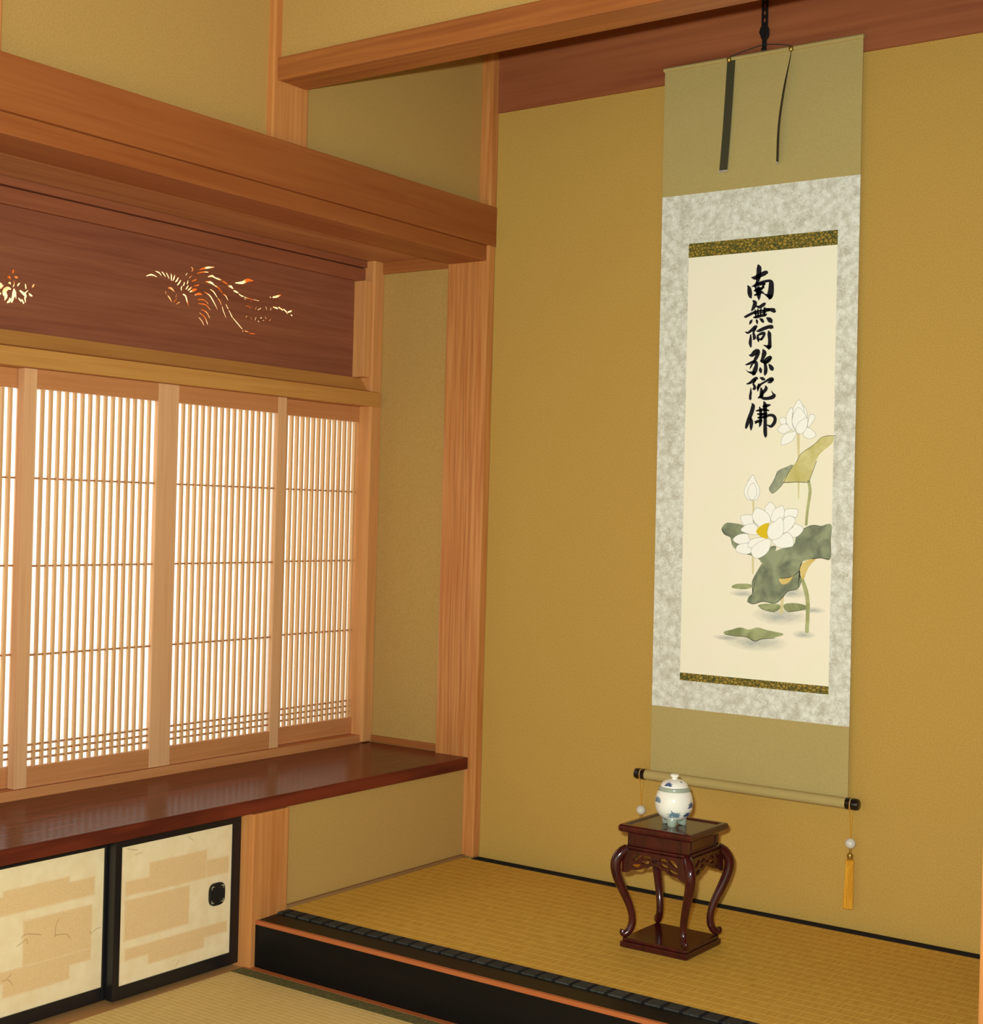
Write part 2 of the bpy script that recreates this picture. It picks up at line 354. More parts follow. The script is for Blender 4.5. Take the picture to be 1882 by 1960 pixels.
def ribbon(bm, stroke, f, n=5):
    """flat brush stroke made of quads; f maps (x, y) to a point"""
    p = catmull(stroke, n) if len(stroke) > 2 else [tuple(a+(c-a)*t/4 for a, c in zip(*stroke)) for t in range(5)]
    prev = None
    def cap(q, a, vs):
        base = math.atan2(q[1]-a[1], q[0]-a[0]); h = max(q[2], 1e-5)/2
        arc = [bm.verts.new(f(q[0]+h*math.cos(base+math.pi/2-math.pi*k/6), q[1]+h*math.sin(base+math.pi/2-math.pi*k/6))) for k in range(1, 6)]
        bm.faces.new([vs[0]]+arc+[vs[1]])
    first = None
    for i, q in enumerate(p):
        a = p[max(i-1, 0)]; c = p[min(i+1, len(p)-1)]
        dx, dy = c[0]-a[0], c[1]-a[1]; l = math.hypot(dx, dy) or 1
        nx, ny = -dy/l, dx/l; h = max(q[2], 1e-5)/2
        cur = (bm.verts.new(f(q[0]+nx*h, q[1]+ny*h)), bm.verts.new(f(q[0]-nx*h, q[1]-ny*h)))
        if prev: bm.faces.new((prev[0], prev[1], cur[1], cur[0]))
        else: first = cur
        prev = cur
    cap(p[0], p[1], (first[1], first[0])); cap(p[-1], p[-2], prev)
def plate(outer, holes, h, f):
    """board of thickness h pierced with holes; f maps (x, y, depth) to a point"""
    from mathutils.geometry import delaunay_2d_cdt
    vs, fs = [], []
    for p in [outer]+holes:
        if sum(a[0]*c[1]-c[0]*a[1] for a, c in zip(p, p[1:]+p[:1])) < 0: p = p[::-1]
        fs.append(list(range(len(vs), len(vs)+len(p)))); vs += [Vector((a, c)) for a, c in p]
    ov, oe, of, _, _, orig = delaunay_2d_cdt(vs, [], fs, 1, 1e-7)
    keep = [k for k, o_ in zip(of, orig) if list(o_) == [0]]
    bm = BM(); A = [bm.verts.new(f(v[0], v[1], 0.0)) for v in ov]; B = [bm.verts.new(f(v[0], v[1], h)) for v in ov]
    cnt = {}
    for k in keep:
        bm.faces.new([A[i] for i in k]); bm.faces.new([B[i] for i in reversed(k)])
        for i, j in zip(k, list(k[1:])+[k[0]]): cnt[(i, j)] = 1
    for (i, j) in cnt:
        if (j, i) not in cnt: bm.faces.new((A[j], A[i], B[i], B[j]))
    bmesh.ops.delete(bm, geom=[v for v in bm.verts if not v.link_faces], context='VERTS')
    return bm
def BM(): return bmesh.new()
def base_of(o):
    l = Vector((0, 0, 0))
    while o is not None:
        l += o.location; o = o.parent
    return l
def obj(name, bm, mats, parent=None, local=False, bevel=0.0, smooth=False, origin=None):
    """link a bmesh as ONE object; the mesh is given in world coordinates unless local"""
    bmesh.ops.recalc_face_normals(bm, faces=bm.faces[:])
    if bevel:
        e = [k for k in bm.edges if len(k.link_faces) == 2 and k.calc_face_angle(0) > 0.6]
        bmesh.ops.bevel(bm, geom=e, offset=bevel, segments=2, profile=0.6, affect='EDGES', clamp_overlap=True)
    off = base_of(parent) if (parent is not None and not local) else Vector((0, 0, 0))
    loc = Vector((0, 0, 0))
    if origin is not None: loc = Vector(origin)-off
    if not local: bmesh.ops.translate(bm, verts=bm.verts[:], vec=-(off+loc))
    me = bpy.data.meshes.new(name); bm.to_mesh(me); bm.free()
    for k in (mats if isinstance(mats, (list, tuple)) else [mats]): me.materials.append(k)
    if smooth:
        me.polygons.foreach_set('use_smooth', [True]*len(me.polygons))
        try: me.set_sharp_from_angle(angle=math.radians(35))
        except Exception: pass
    o = bpy.data.objects.new(name, me); COL.objects.link(o); o.location = loc
    if parent is not None: o.parent = parent
    return o
def tag(o, label, cat, group=None, kind=None):
    o['label'] = label; o['category'] = cat
    if group: o['group'] = group
    if kind: o['kind'] = kind
    return o
def thing(name, label, cat, loc=(0, 0, 0), rz=0.0, group=None):
    o = bpy.data.objects.new(name, None); COL.objects.link(o); o.location = loc; o.rotation_euler = (0, 0, rz); o.empty_display_size = 0.05
    return tag(o, label, cat, group)
def boxes(*bs):
    bm = BM()
    for k in bs: bx(bm, *k)
    return bm
def struct(name, label, cat, bm, mat, bevel=0.0):
    return tag(obj(name, bm, mat, bevel=bevel), label, cat, kind='structure')

# ------------------------------------------------------------------ the room
FL = -0.115           # level of the room's floor; z = 0 is the alcove's matting
struct('floor', 'matted floor of the room around the nearest straw mat', 'floor', boxes((-0.6, 3.4, -6.0, 0.1, FL-0.16, FL-0.06), (0.0008, 3.4, -6.0, -1.8515, FL-0.06, FL-0.001), (1.842, 3.4, -1.8515, -0.0002, FL-0.06, FL-0.001)), M['tatami_room'])
struct('ceiling', 'plain board ceiling above the room', 'ceiling', boxes((-0.6, 3.4, -6.0, 0.1, 2.75, 2.85)), M['wood_y'])
struct('wall_left', 'sand coloured plaster of the left wall above the lintel and below the shelf', 'wall',
       boxes((-0.1, 0, -6.0, 0.0, 1.80, 2.75), (-0.1, 0, -0.78, 0.0, FL-0.06, 0.247), (-0.1, 0, -6.0, -1.76, FL-0.06, 1.80)), M['plaster'])
struct('wall_back', 'ochre plaster back wall of the alcove behind the scroll', 'wall', boxes((-0.6, 3.4, 0.0, 0.1, FL-0.06, 2.75)), M['plaster_alcove'])
struct('wall_right', 'plaster side wall of the alcove behind the right post', 'wall', boxes((1.80, 1.90, -0.84, 0.0, FL-0.06, 2.75)), M['plaster_alcove'])
struct('wall_front', 'strip of plaster above the alcove cross beam', 'wall', boxes((0.0, 1.8, -0.862, -0.80, 2.03, 2.75)), M['plaster'])
struct('wall_recess', 'narrow plaster strip at the end of the window recess beside the corner post', 'wall',
       boxes((-0.47, -0.08, -0.005, 0.0, 0.2, 1.76)), M['plaster'])
struct('wall_outside', 'outer wall around the paper window', 'wall',
       boxes((-0.55, -0.45, -6.0, 0.1, FL-0.16, 0.27), (-0.55, -0.45, -6.0, 0.1, 1.665, 2.75), (-0.55, -0.45, -0.0, 0.1, 0.27, 1.665), (-0.55, -0.45, -6.0, -1.66, 0.27, 1.665), (-0.46, -0.1, -1.72, -1.66, 0.2, 1.80)), M['plaster'])

struct('trim_1', 'pale cedar corner post between the window recess and the ochre back wall', 'post', boxes((-0.106, 0.0384, -0.033, -0.0002, 0.0, 2.75)), M['corner_post'], 0.0045)
struct('trim_2', 'upper length of the cedar post carrying the alcove cross beam', 'post', boxes((-0.09, 0.02, -0.886, -0.765, 1.80, 2.75)), M['wood_z'], 0.004)
struct('trim_3', 'short lower length of cedar post between cupboard doors and black threshold', 'post', boxes((-0.10, 0.02, -0.886, -0.765, FL-0.06, 0.2475)), M['wood_z'], 0.004)
struct('trim_4', 'sliver of cedar post at the upper left edge of the photo', 'post', boxes((-0.09, 0.02, -1.77, -1.634, 1.83, 2.75)), M['wood_z'], 0.004)
struct('trim_5', 'sliver of orange cedar post at the right edge of the alcove', 'post', boxes((1.722, 1.84, -0.886, -0.765, FL-0.06, 2.75)), M['wood_z'], 0.004)
struct('trim_6', 'broad cedar lintel board running across the left wall to the corner', 'lintel', boxes((-0.02, 0.0405, -3.3, -0.0004, 1.728, 1.840)), M['wood_y'], 0.002)
struct('trim_7', 'narrower rail directly under the broad lintel over the window recess', 'lintel', boxes((-0.100, 0.031, -1.76, -0.0335, 1.685, 1.7275)), M['wood_y'], 0.0015)
struct('trim_8', 'cedar cross beam over the front of the alcove', 'beam', boxes((0.0201, 1.722, -0.874, -0.776, 1.983, 2.037)), M['wood_x'], 0.003)
struct('trim_9', 'dark brown header board high on the alcove back wall', 'header', boxes((0.0386, 1.80, -0.008, 0.0, 2.107, 2.75)), M['wood_dark_x'], 0.001)
struct('trim_10', 'boarded soffit of the window recess', 'soffit', boxes((-0.46, -0.102, -1.66, -0.006, 1.715, 1.735)), M['board_recess'])
struct('trim_11', 'moulded head rail above the carved transom panel', 'rail', boxes((-0.46, -0.396, -1.66, -0.006, 1.694, 1.7148), (-0.46, -0.402, -1.66, -0.006, 1.652, 1.692)), M['head_rail'], 0.003)
bm = BM(); prism(bm, [(-0.45, 1.2805), (-0.357, 1.2805), (-0.357, 1.3230), (-0.384, 1.3290), (-0.4085, 1.366), (-0.45, 1.366)], 1, -1.66, -0.021)
struct('trim_12', 'moulded rail between the carved transom and the paper screens', 'rail', bm, M['wood_pale_y'], 0.0015)
struct('trim_13', 'window jamb at the inner end of the recess', 'jamb', boxes((-0.45, -0.366, -0.050, -0.0052, 0.283, 1.7148), (-0.45, -0.372, -0.083, -0.0505, 1.3665, 1.652)), M['jamb'], 0.003)
struct('trim_14', 'grooved sill on which the paper screens slide', 'sill', boxes((-0.45, -0.376, -1.66, -0.0052, 0.268, 0.3035)), M['screen_rail'], 0.0015)
struct('trim_15', 'wood strip over the plaster at the end of the recess', 'trim', boxes((-0.3655, -0.1065, -0.014, -0.0052, 1.679, 1.7148)), M['wood_x'], 0.001)
struct('baseboard_recess', 'thin wood strip along the shelf at the end of the recess', 'baseboard', boxes((-0.3655, -0.1065, -0.013, -0.0052, 0.2815, 0.301)), M['wood_x'], 0.001)
struct('baseboard_left', 'thin strip between plaster and matting on the left of the alcove', 'baseboard', boxes((0.0002, 0.012, -0.764, -0.034, -0.03, 0.006)), M['base_strip'], 0.001)
struct('trim_16', 'wooden floor track below the cupboard doors', 'sill', boxes((-0.09, 0.0, -1.76, -0.888, FL-0.06, FL-0.001)), M['sill'], 0.001)
struct('trim_17', 'reddish strip of wood at the foot of the black threshold', 'trim', boxes((0.0005, 1.722, -0.891, -0.8725, FL-0.06, FL+0.001)), M['arris'], 0.001)
struct('trim_18', 'dark upper track of the cupboard doors beneath the shelf', 'track', boxes((-0.09, -0.012, -1.76, -0.888, 0.2405, 0.2478)), M['frame_black'])

# ------------------------------------------------------------------ shelf
bm = BM(); prism(bm, [(0.013, -1.755), (0.013, -0.0335), (-0.1068, -0.0335), (-0.1068, -0.0135), (-0.3758, -0.0135), (-0.3758, -1.66), (-0.1, -1.66), (-0.1, -1.755)], 2, 0.248, 0.281)
tag(obj('window_shelf', bm, M['shelf'], bevel=0.0015, origin=(-0.18, -0.9, 0.248)), 'glossy dark red-brown shelf board below the paper window', 'shelf')

# ------------------------------------------------------------------ paper screens
SH0, SH1 = 0.3045, 1.2800
def screen(y0, y1, xf, label, dep=0.0092):
    t = thing('paper_screen', label, 'screen', (xf-0.0125, (y0+y1)/2, SH0), group='sliding paper screens of the window')
    xb = xf-0.025; sw = 0.034
    for a, c in ((y0, y0+sw), (y1-sw, y1)):
        obj('stile', boxes((xb, xf, a, c, SH0, SH1)), M['wood_pale_z'], t, bevel=0.0012)
    obj('top_rail', boxes((xb+0.001, xf-0.001, y0+sw, y1-sw, 1.235, SH1)), M['screen_rail'], t, bevel=0.001)
    obj('bottom_rail', boxes((xb+0.001, xf-0.001, y0+sw, y1-sw, SH0, 0.352)), M['screen_rail'], t, bevel=0.001)
    bm = BM(); n = 15; p = (y1-y0-2*sw)/(n+1)
    xs = xf-0.004
    for i in range(1, n+1):
        yc = y0+sw+i*p; bx(bm, xs-dep, xs, yc-0.0031, yc+0.0031, 0.352, 1.235)
    obj('lattice', bm, M['wood_slat'], t)
    for z in (1.026, 0.821, 0.613, 0.4025, 0.386, 0.3695):
        obj('crossbar', boxes((xs-dep+0.0001, xs-dep+0.006, y0+sw, y1-sw, z-0.0021, z+0.0021)), M['crossbar'], t)
    obj('paper', boxes((xs-dep-0.001, xs-dep-0.0003, y0+0.01, y1-0.01, 0.33, 1.26)), M['paper'], t)
    return t
screen(-1.262, -0.8245, -0.381, 'front paper screen left of centre with tall narrow lattice')
screen(-0.8242, -0.3925, -0.381, 'front paper screen right of centre with tall narrow lattice')
screen(-0.435, 0.0-0.0055, -0.4095, 'rear paper screen next to the end wall of the recess', 0.0112)
screen(-1.648, -1.2165, -0.4095, 'rear paper screen cut off by the left edge of the photo', 0.0112)

# ------------------------------------------------------------------ carved transom
CAL=[[(8657,16086,68.1),(8675,16028,132.8),(8676,15914,132.8),(8659,15788,136.2),(8641,15688,85.1),(8595,15615,71.5),(8492,15575,20.5)],[(8485,15807,30.6),(8576,15792,102.2),(8712,15841,110.6),(8821,15884,122.5),(8883,15896,102.2),(8910,15884,42.5)],[(8375,15611,20.5),(8419,15538,98.7),(8441,15423,125.9),(8464,15332,88.6),(8490,15290,25.5)],[(8635,15638,59.5),(8800,15671,76.6),(8950,15689,68.1),(9013,15637,127.6),(9020,15498,153.3),(9007,15373,170.3),(8992,15286,144.7),(8977,15239,42.5)],[(9003,15285,119.2),(8906,15335,64.7),(8829,15374,17.0)],[(8575,15572,51.1),(8678,15610,64.7),(8815,15625,68.1),(8850,15608,34.1)],[(8829,15618,42.5),(8796,15551,68.1),(8824,15530,34.1),(8736,15504,68.1)],[(8571,15471,44.2),(8668,15481,93.6),(8750,15503,85.1)],[(8596,15552,42.5),(8629,15461,85.1),(8698,15399,102.2)],[(8577,15357,42.5),(8670,15382,81.7),(8752,15417,81.7),(8829,15384,27.2)],[(8673,15521,102.2),(8687,15394,119.2),(8694,15292,85.1),(8696,15226,20.5)],[(8544,15213,51.1),(8590,15159,115.8),(8569,15072,105.5),(8522,14998,61.2),(8496,14964,17.0)],[(8624,15081,34.1),(8708,15051,76.6),(8789,15084,93.6),(8857,15124,76.6),(8877,15135,27.2)],[(8312,14833,34.1),(8353,14834,68.1),(8491,14892,71.5),(8628,14941,61.2),(8765,14955,54.5),(8903,14951,64.7),(9012,14967,81.7),(9094,14946,110.6),(9133,14922,85.1),(9156,14929,30.6)],[(8853,15029,23.9),(8902,14986,64.7),(8984,14977,68.1)],[(8574,14799,44.2),(8659,14813,85.1),(8769,14832,76.6),(8865,14846,85.1),(8908,14856,47.7)],[(8599,14981,37.5),(8615,14904,44.2),(8632,14815,44.2)],[(8674,15002,34.1),(8681,14913,37.5),(8687,14824,37.5)],[(8757,15016,34.1),(8753,14922,37.5),(8748,14833,37.5)],[(8846,15017,37.5),(8845,14929,44.2),(8858,14852,47.7)],[(8585,14891,37.5),(8739,14902,34.1),(8890,14914,40.8)],[(8530,14742,20.5),(8492,14695,76.6),(8459,14634,27.2)],[(8633,14749,17.0),(8656,14699,68.1),(8671,14641,34.1)],[(8732,14761,23.9),(8786,14724,81.7),(8826,14677,61.2)],[(8919,14771,30.6),(8978,14732,105.5),(9034,14685,112.3),(9062,14646,42.5)],[(8353,14448,27.2),(8421,14423,57.8),(8530,14490,85.1),(8598,14544,95.3),(8646,14563,78.3),(8660,14553,34.1)],[(8626,14523,61.2),(8571,14425,57.8),(8590,14348,78.3),(8598,14284,93.6),(8572,14247,34.1)],[(8499,14365,37.5),(8495,14251,76.6),(8491,14162,88.6),(8510,14072,47.7),(8515,14049,13.6)],[(8653,14452,20.5),(8725,14461,76.6),(8861,14509,93.6),(8997,14542,93.6),(9068,14528,105.5),(9093,14512,42.5)],[(8976,14442,27.2),(9002,14365,102.2),(9016,14239,93.6),(9020,14113,102.2),(9011,14038,122.5),(8999,13981,27.2)],[(9004,14032,102.2),(8928,14064,57.8),(8848,14095,13.6)],[(8687,14330,51.1),(8696,14267,78.3),(8719,14183,27.2)],[(8680,14337,42.5),(8768,14380,71.5),(8851,14386,88.6),(8872,14357,57.8),(8826,14286,71.5),(8786,14231,51.1)],[(8731,14240,47.7),(8813,14252,47.7)],[(8472,13858,27.2),(8548,13860,102.2),(8630,13923,136.2),(8698,13946,119.2),(8716,13901,98.7),(8668,13795,98.7),(8622,13721,78.3),(8589,13659,61.2)],[(8388,13622,34.1),(8485,13650,68.1),(8581,13685,71.5),(8662,13666,85.1),(8670,13580,102.2),(8639,13467,132.8),(8600,13380,81.7),(8584,13352,20.5)],[(8617,13398,102.2),(8519,13423,57.8),(8449,13444,23.9),(8395,13492,10.2)],[(8555,13622,51.1),(8522,13560,44.2),(8496,13517,13.6)],[(8842,13980,37.5),(8878,13900,129.4),(8854,13800,102.2),(8808,13701,68.1)],[(8795,13699,44.2),(8884,13683,102.2),(8979,13745,112.3),(9046,13780,88.6),(9081,13756,34.1)],[(9060,13748,51.1),(9007,13693,78.3),(8920,13640,61.2)],[(8898,13672,71.5),(8922,13571,85.1),(8932,13469,102.2),(8921,13382,85.1),(8908,13338,23.9)],[(8779,13541,20.5),(8787,13487,88.6),(8798,13424,64.7),(8785,13405,20.5)],[(9012,13611,27.2),(9059,13553,95.3),(9105,13486,105.5),(9117,13453,34.1)],[(8423,13138,27.2),(8513,13164,68.1),(8622,13240,95.3),(8690,13269,85.1),(8718,13259,34.1)],[(8650,13226,71.5),(8604,13139,51.1),(8640,13074,71.5),(8635,13017,85.1),(8587,13010,20.5)],[(8538,13033,20.5),(8541,12925,61.2),(8529,12836,71.5),(8532,12760,68.1),(8537,12735,20.5)],[(8793,13282,37.5),(8856,13255,85.1),(8911,13233,40.8)],[(8738,13034,68.1),(8805,13114,61.2),(8926,13180,51.1),(9048,13239,78.3),(9116,13237,85.1),(9137,13211,47.7)],[(9110,13212,76.6),(9063,13175,85.1),(8993,13150,20.5)],[(8756,13122,47.7),(8735,13034,78.3),(8734,12951,23.9)],[(8941,13066,44.2),(8952,13002,95.3),(8879,12910,78.3),(8812,12842,54.5)],[(8817,13021,44.2),(8838,12917,105.5),(8827,12829,105.5),(8743,12778,27.2)],[(8814,12804,68.1),(8911,12764,78.3),(9034,12766,85.1),(9142,12796,105.5),(9182,12833,78.3),(9140,12884,37.5),(9100,12954,10.2)],[(8581,12645,27.2),(8613,12581,105.5),(8582,12442,112.3),(8524,12291,112.3),(8473,12152,105.5),(8434,12038,61.2),(8425,12023,17.0)],[(8552,12290,47.7),(8579,12189,95.3),(8575,12062,85.1),(8575,11979,27.2)],[(8902,12688,27.2),(8936,12599,105.5),(8948,12435,95.3),(8954,12208,95.3),(8961,11956,105.5),(8974,11843,85.1),(8973,11795,27.2)],[(8889,12560,47.7),(8998,12585,78.3),(9080,12599,30.6)],[(8791,12549,34.1),(8825,12425,78.3),(8829,12273,85.1),(8822,12134,78.3),(8801,12059,23.9)],[(8700,12459,27.2),(8809,12473,71.5),(8919,12486,71.5),(9043,12459,34.1)],[(8743,12378,37.5),(8867,12371,68.1),(8983,12390,51.1)],[(8760,12287,44.2),(8924,12303,71.5),(9060,12345,68.1),(9169,12328,78.3),(9219,12254,88.6),(9199,12154,95.3),(9115,12067,74.8),(9009,12104,23.9)],[(8680,12187,40.8),(8762,12196,78.3),(8851,12212,61.2)],[(8688,12146,34.1),(8735,12174,40.8)]]
WHT=[('w',[(9921,12582),(10041,12455),(10063,12267),(9976,12393)]),('w',[(9354,12263),(9491,12267),(9512,12118),(9376,12120)]),('w',[(10262,12310),(10248,12201),(10152,12078),(10087,12032),(10098,12204),(10128,12328),(10194,12343)]),('w',[(9295,11963),(9376,12088),(9512,12118),(9668,11990),(9551,11928),(9451,11882)]),('w',[(9833,12710),(9937,12582),(9982,12425),(9945,12300),(9744,12272),(9689,12430),(9720,12555)]),('w',[(9653,12525),(9689,12430),(9671,12242),(9700,12053),(9787,11957),(9651,11990),(9528,12149),(9523,12339),(9587,12464)]),('w',[(9822,12522),(9958,12425),(10064,12235),(10018,12080),(9921,11987),(9804,11957),(9699,12084),(9678,12242),(9724,12398)]),('w',[(9408,11598),(9420,11772),(9519,11881),(9788,11926),(9742,11769),(9627,11660)]),('w',[(10307,11858),(10188,11984),(10054,12017),(9974,11861),(10061,11767),(10178,11750),(10276,11796)]),('w',[(10063,12267),(10084,12110),(10022,11955),(9924,11877),(9805,11910),(9784,12051),(9882,12176)]),('w',[(8657,10861),(8748,10700),(8839,10557),(8855,10414),(8781,10252),(8644,10224),(8505,10265),(8433,10445),(8495,10626)]),('w',[(8671,10663),(8761,10521),(8767,10341),(8644,10231),(8543,10338),(8538,10500)]),('w',[(9153,10186),(9291,10064),(9279,9814),(9185,9741),(9003,9987),(9077,10131)]),('w',[(9884,10012),(9852,9827),(9680,9859),(9540,9820),(9550,9998),(9694,10036)]),('w',[(9482,10103),(9537,9927),(9455,9712),(9263,9707),(9173,9758),(9255,9992),(9368,10065)]),('w',[(8371,9829),(8675,9854),(8699,9693),(8780,9623),(8505,9598),(8404,9650)]),('w',[(10048,9568),(9958,9407),(9790,9331),(9596,9449),(9764,9578),(9818,9668)]),('w',[(9834,9774),(9745,9578),(9559,9431),(9479,9535),(9512,9749),(9661,9858)]),('w',[(8787,10036),(9083,9917),(9173,9740),(9148,9668),(8898,9573),(8738,9694),(8675,9836)]),('w',[(8370,9468),(8505,9598),(8740,9640),(8862,9482),(8845,9374),(8590,9384)]),('w',[(8158,9226),(8314,9358),(8551,9383),(8613,9259),(8713,9226),(8557,9149),(8320,9123)]),('w',[(8245,8976),(8321,9105),(8557,9149),(8677,9081),(8643,8900),(8367,8890)]),('w',[(9796,9137),(9771,9331),(9635,9451),(9446,9356),(9238,9243),(9299,9138),(9454,9065),(9645,9079)]),('w',[(8580,9060),(8634,9224),(8867,9303),(9101,9281),(8911,9143),(8757,9048)]),('w',[(8784,8780),(8661,8973),(8832,9158),(9101,9274),(9200,9206),(9148,8990),(8997,8842)]),('y',[(8792,9462),(8936,9609),(9129,9668),(9114,9525),(9109,9292),(8964,9306),(8857,9367)]),('w',[(9452,9818),(9526,9643),(9521,9430),(9409,9302),(9218,9260),(9098,9381),(9131,9597),(9282,9707)])]
LEAF=[('g',[(7829,9489),(7946,9638),(8146,9643),(8426,9596),(8509,9472),(8595,9222),(8282,9068),(8162,9100),(8077,9278),(7914,9346)]),('g',[(8119,9207),(8441,9073),(8916,8946),(9222,9100),(9339,9068),(9231,8815),(8963,8679),(8882,8766),(8605,8863),(8245,8994)]),('g',[(10048,9551),(10270,9644),(10494,9633),(10758,9676),(10760,9295),(10763,8841),(10516,8848),(10294,8821),(10034,8741),(9964,8527),(10027,8318),(9939,8085),(9676,8001),(9528,7833),(9340,7699),(9030,7717),(8758,7647),(8600,7692),(8635,7820),(8750,7934),(8703,8183),(8852,8478),(8964,8661),(9151,8883),(9455,9037),(9795,9155),(9865,9369)]),('o',[(9981,8615),(10145,8780),(10387,8825),(10242,8679),(10135,8464),(10066,8250),(10005,8423)]),('o',[(9438,8308),(9666,8329),(9816,8414),(9707,8232),(9518,8170)]),('d',[(9720,11115),(9551,11062),(9324,10954),(9233,10740),(9104,10525),(9185,10401),(9337,10492),(9485,10671),(9594,10885)]),('l',[(10745,11819),(10487,11797),(10263,11608),(9942,11393),(9811,11175),(9717,11085),(9593,10885),(9480,10672),(9866,10688),(10125,10716),(10228,10921),(10341,11239),(10431,11392),(10680,11593),(10746,11681)]),('p',[(7966,6893),(8184,6962),(8421,7032),(8659,6994),(8892,7064),(9166,7011),(9591,6951),(9364,6846),(8979,6766),(8824,6719),(8586,6809),(8308,6808),(8028,6825)]),('p',[(8896,7620),(9109,7668),(9456,7670),(9478,7564),(9346,7485),(9113,7507),(8956,7551)]),('p',[(9590,7677),(9836,7727),(10138,7691),(10178,7606),(9954,7540),(9690,7506),(9593,7571)]),('p',[(8152,8048),(8310,8121),(8666,8128),(8688,8039),(8472,7992),(8234,7998)])]
STEM=[('s',[(10147,10712,73.3),(10191,10467,80.6),(10137,10010,73.3),(10113,9658,66.0)]),('s',[(10054,8291,95.3),(10159,8009,109.9),(10214,7661,102.6),(10205,7064,102.6)]),('t',[(9839,11894,71.6),(9863,11423,65.1),(9883,11172,52.1)]),('t',[(9885,10675,44.0),(9895,10287,29.3)]),('t',[(8684,10214,44.0),(8707,9693,36.6)]),('t',[(8717,8795,66.0),(8729,8400,44.0)]),('t',[(9543,7958,80.6),(9519,7478,87.9)])]
INK=[('k',[(8008,6834,14.7),(8308,6808,14.7),(8586,6809,14.7),(8824,6719,18.3),(9017,6786,14.7),(9365,6829,11.0)]),('k',[(8600,7692,14.7),(8758,7640,14.7),(9030,7717,14.7),(9340,7691,14.7),(9528,7833,18.3),(9676,8001,14.7),(9939,8085,14.7),(10027,8301,11.0)]),('k',[(10294,8821,14.7),(10516,8855,14.7),(10738,8832,11.0)]),('k',[(10034,8741,14.7),(9964,8527,14.7),(10007,8353,14.7)]),('k',[(9476,8310,14.7),(9742,8358,14.7),(9965,8509,14.7)]),('k',[(8956,7551,11.0),(9114,7496,11.0),(9346,7475,11.0)]),('k',[(9690,7496,11.0),(9954,7540,11.0),(10160,7594,11.0)]),('k',[(7829,9482,11.0),(7954,9347,11.0),(8085,9279,11.0),(8142,9099,11.0),(8245,8994,11.0),(8605,8863,11.0)]),('k',[(10048,9551,11.0),(10270,9644,11.0),(10494,9626,11.0)]),('k',[(9485,10678,14.7),(9865,10692,14.7),(10129,10695,14.7),(10200,10818,11.0),(10338,11204,11.0)]),('k',[(9185,10401,11.0),(9337,10499,11.0),(9485,10671,11.0),(9594,10885,11.0),(9732,11098,11.0)]),('k',[(9324,10954,11.0),(9233,10740,11.0),(9104,10525,11.0)]),('k',[(8531,10734,7.3),(8664,10225,7.3)]),('k',[(10834,11819,10.6),(10487,11797,10.6),(10263,11608,10.6),(9942,11393,10.6),(9811,11175,10.6)])]
WASH=[(0.8825,0.6701,0.0916,0.0244),(0.9464,0.7386,0.0769,0.0244),(1.0121,0.697,0.033,0.0104),(0.8475,0.7884,0.0403,0.009),(0.9791,0.7971,0.0403,0.0139),(1.0366,0.7582,0.033,0.0084),(0.803,0.6752,0.0403,0.0077)]
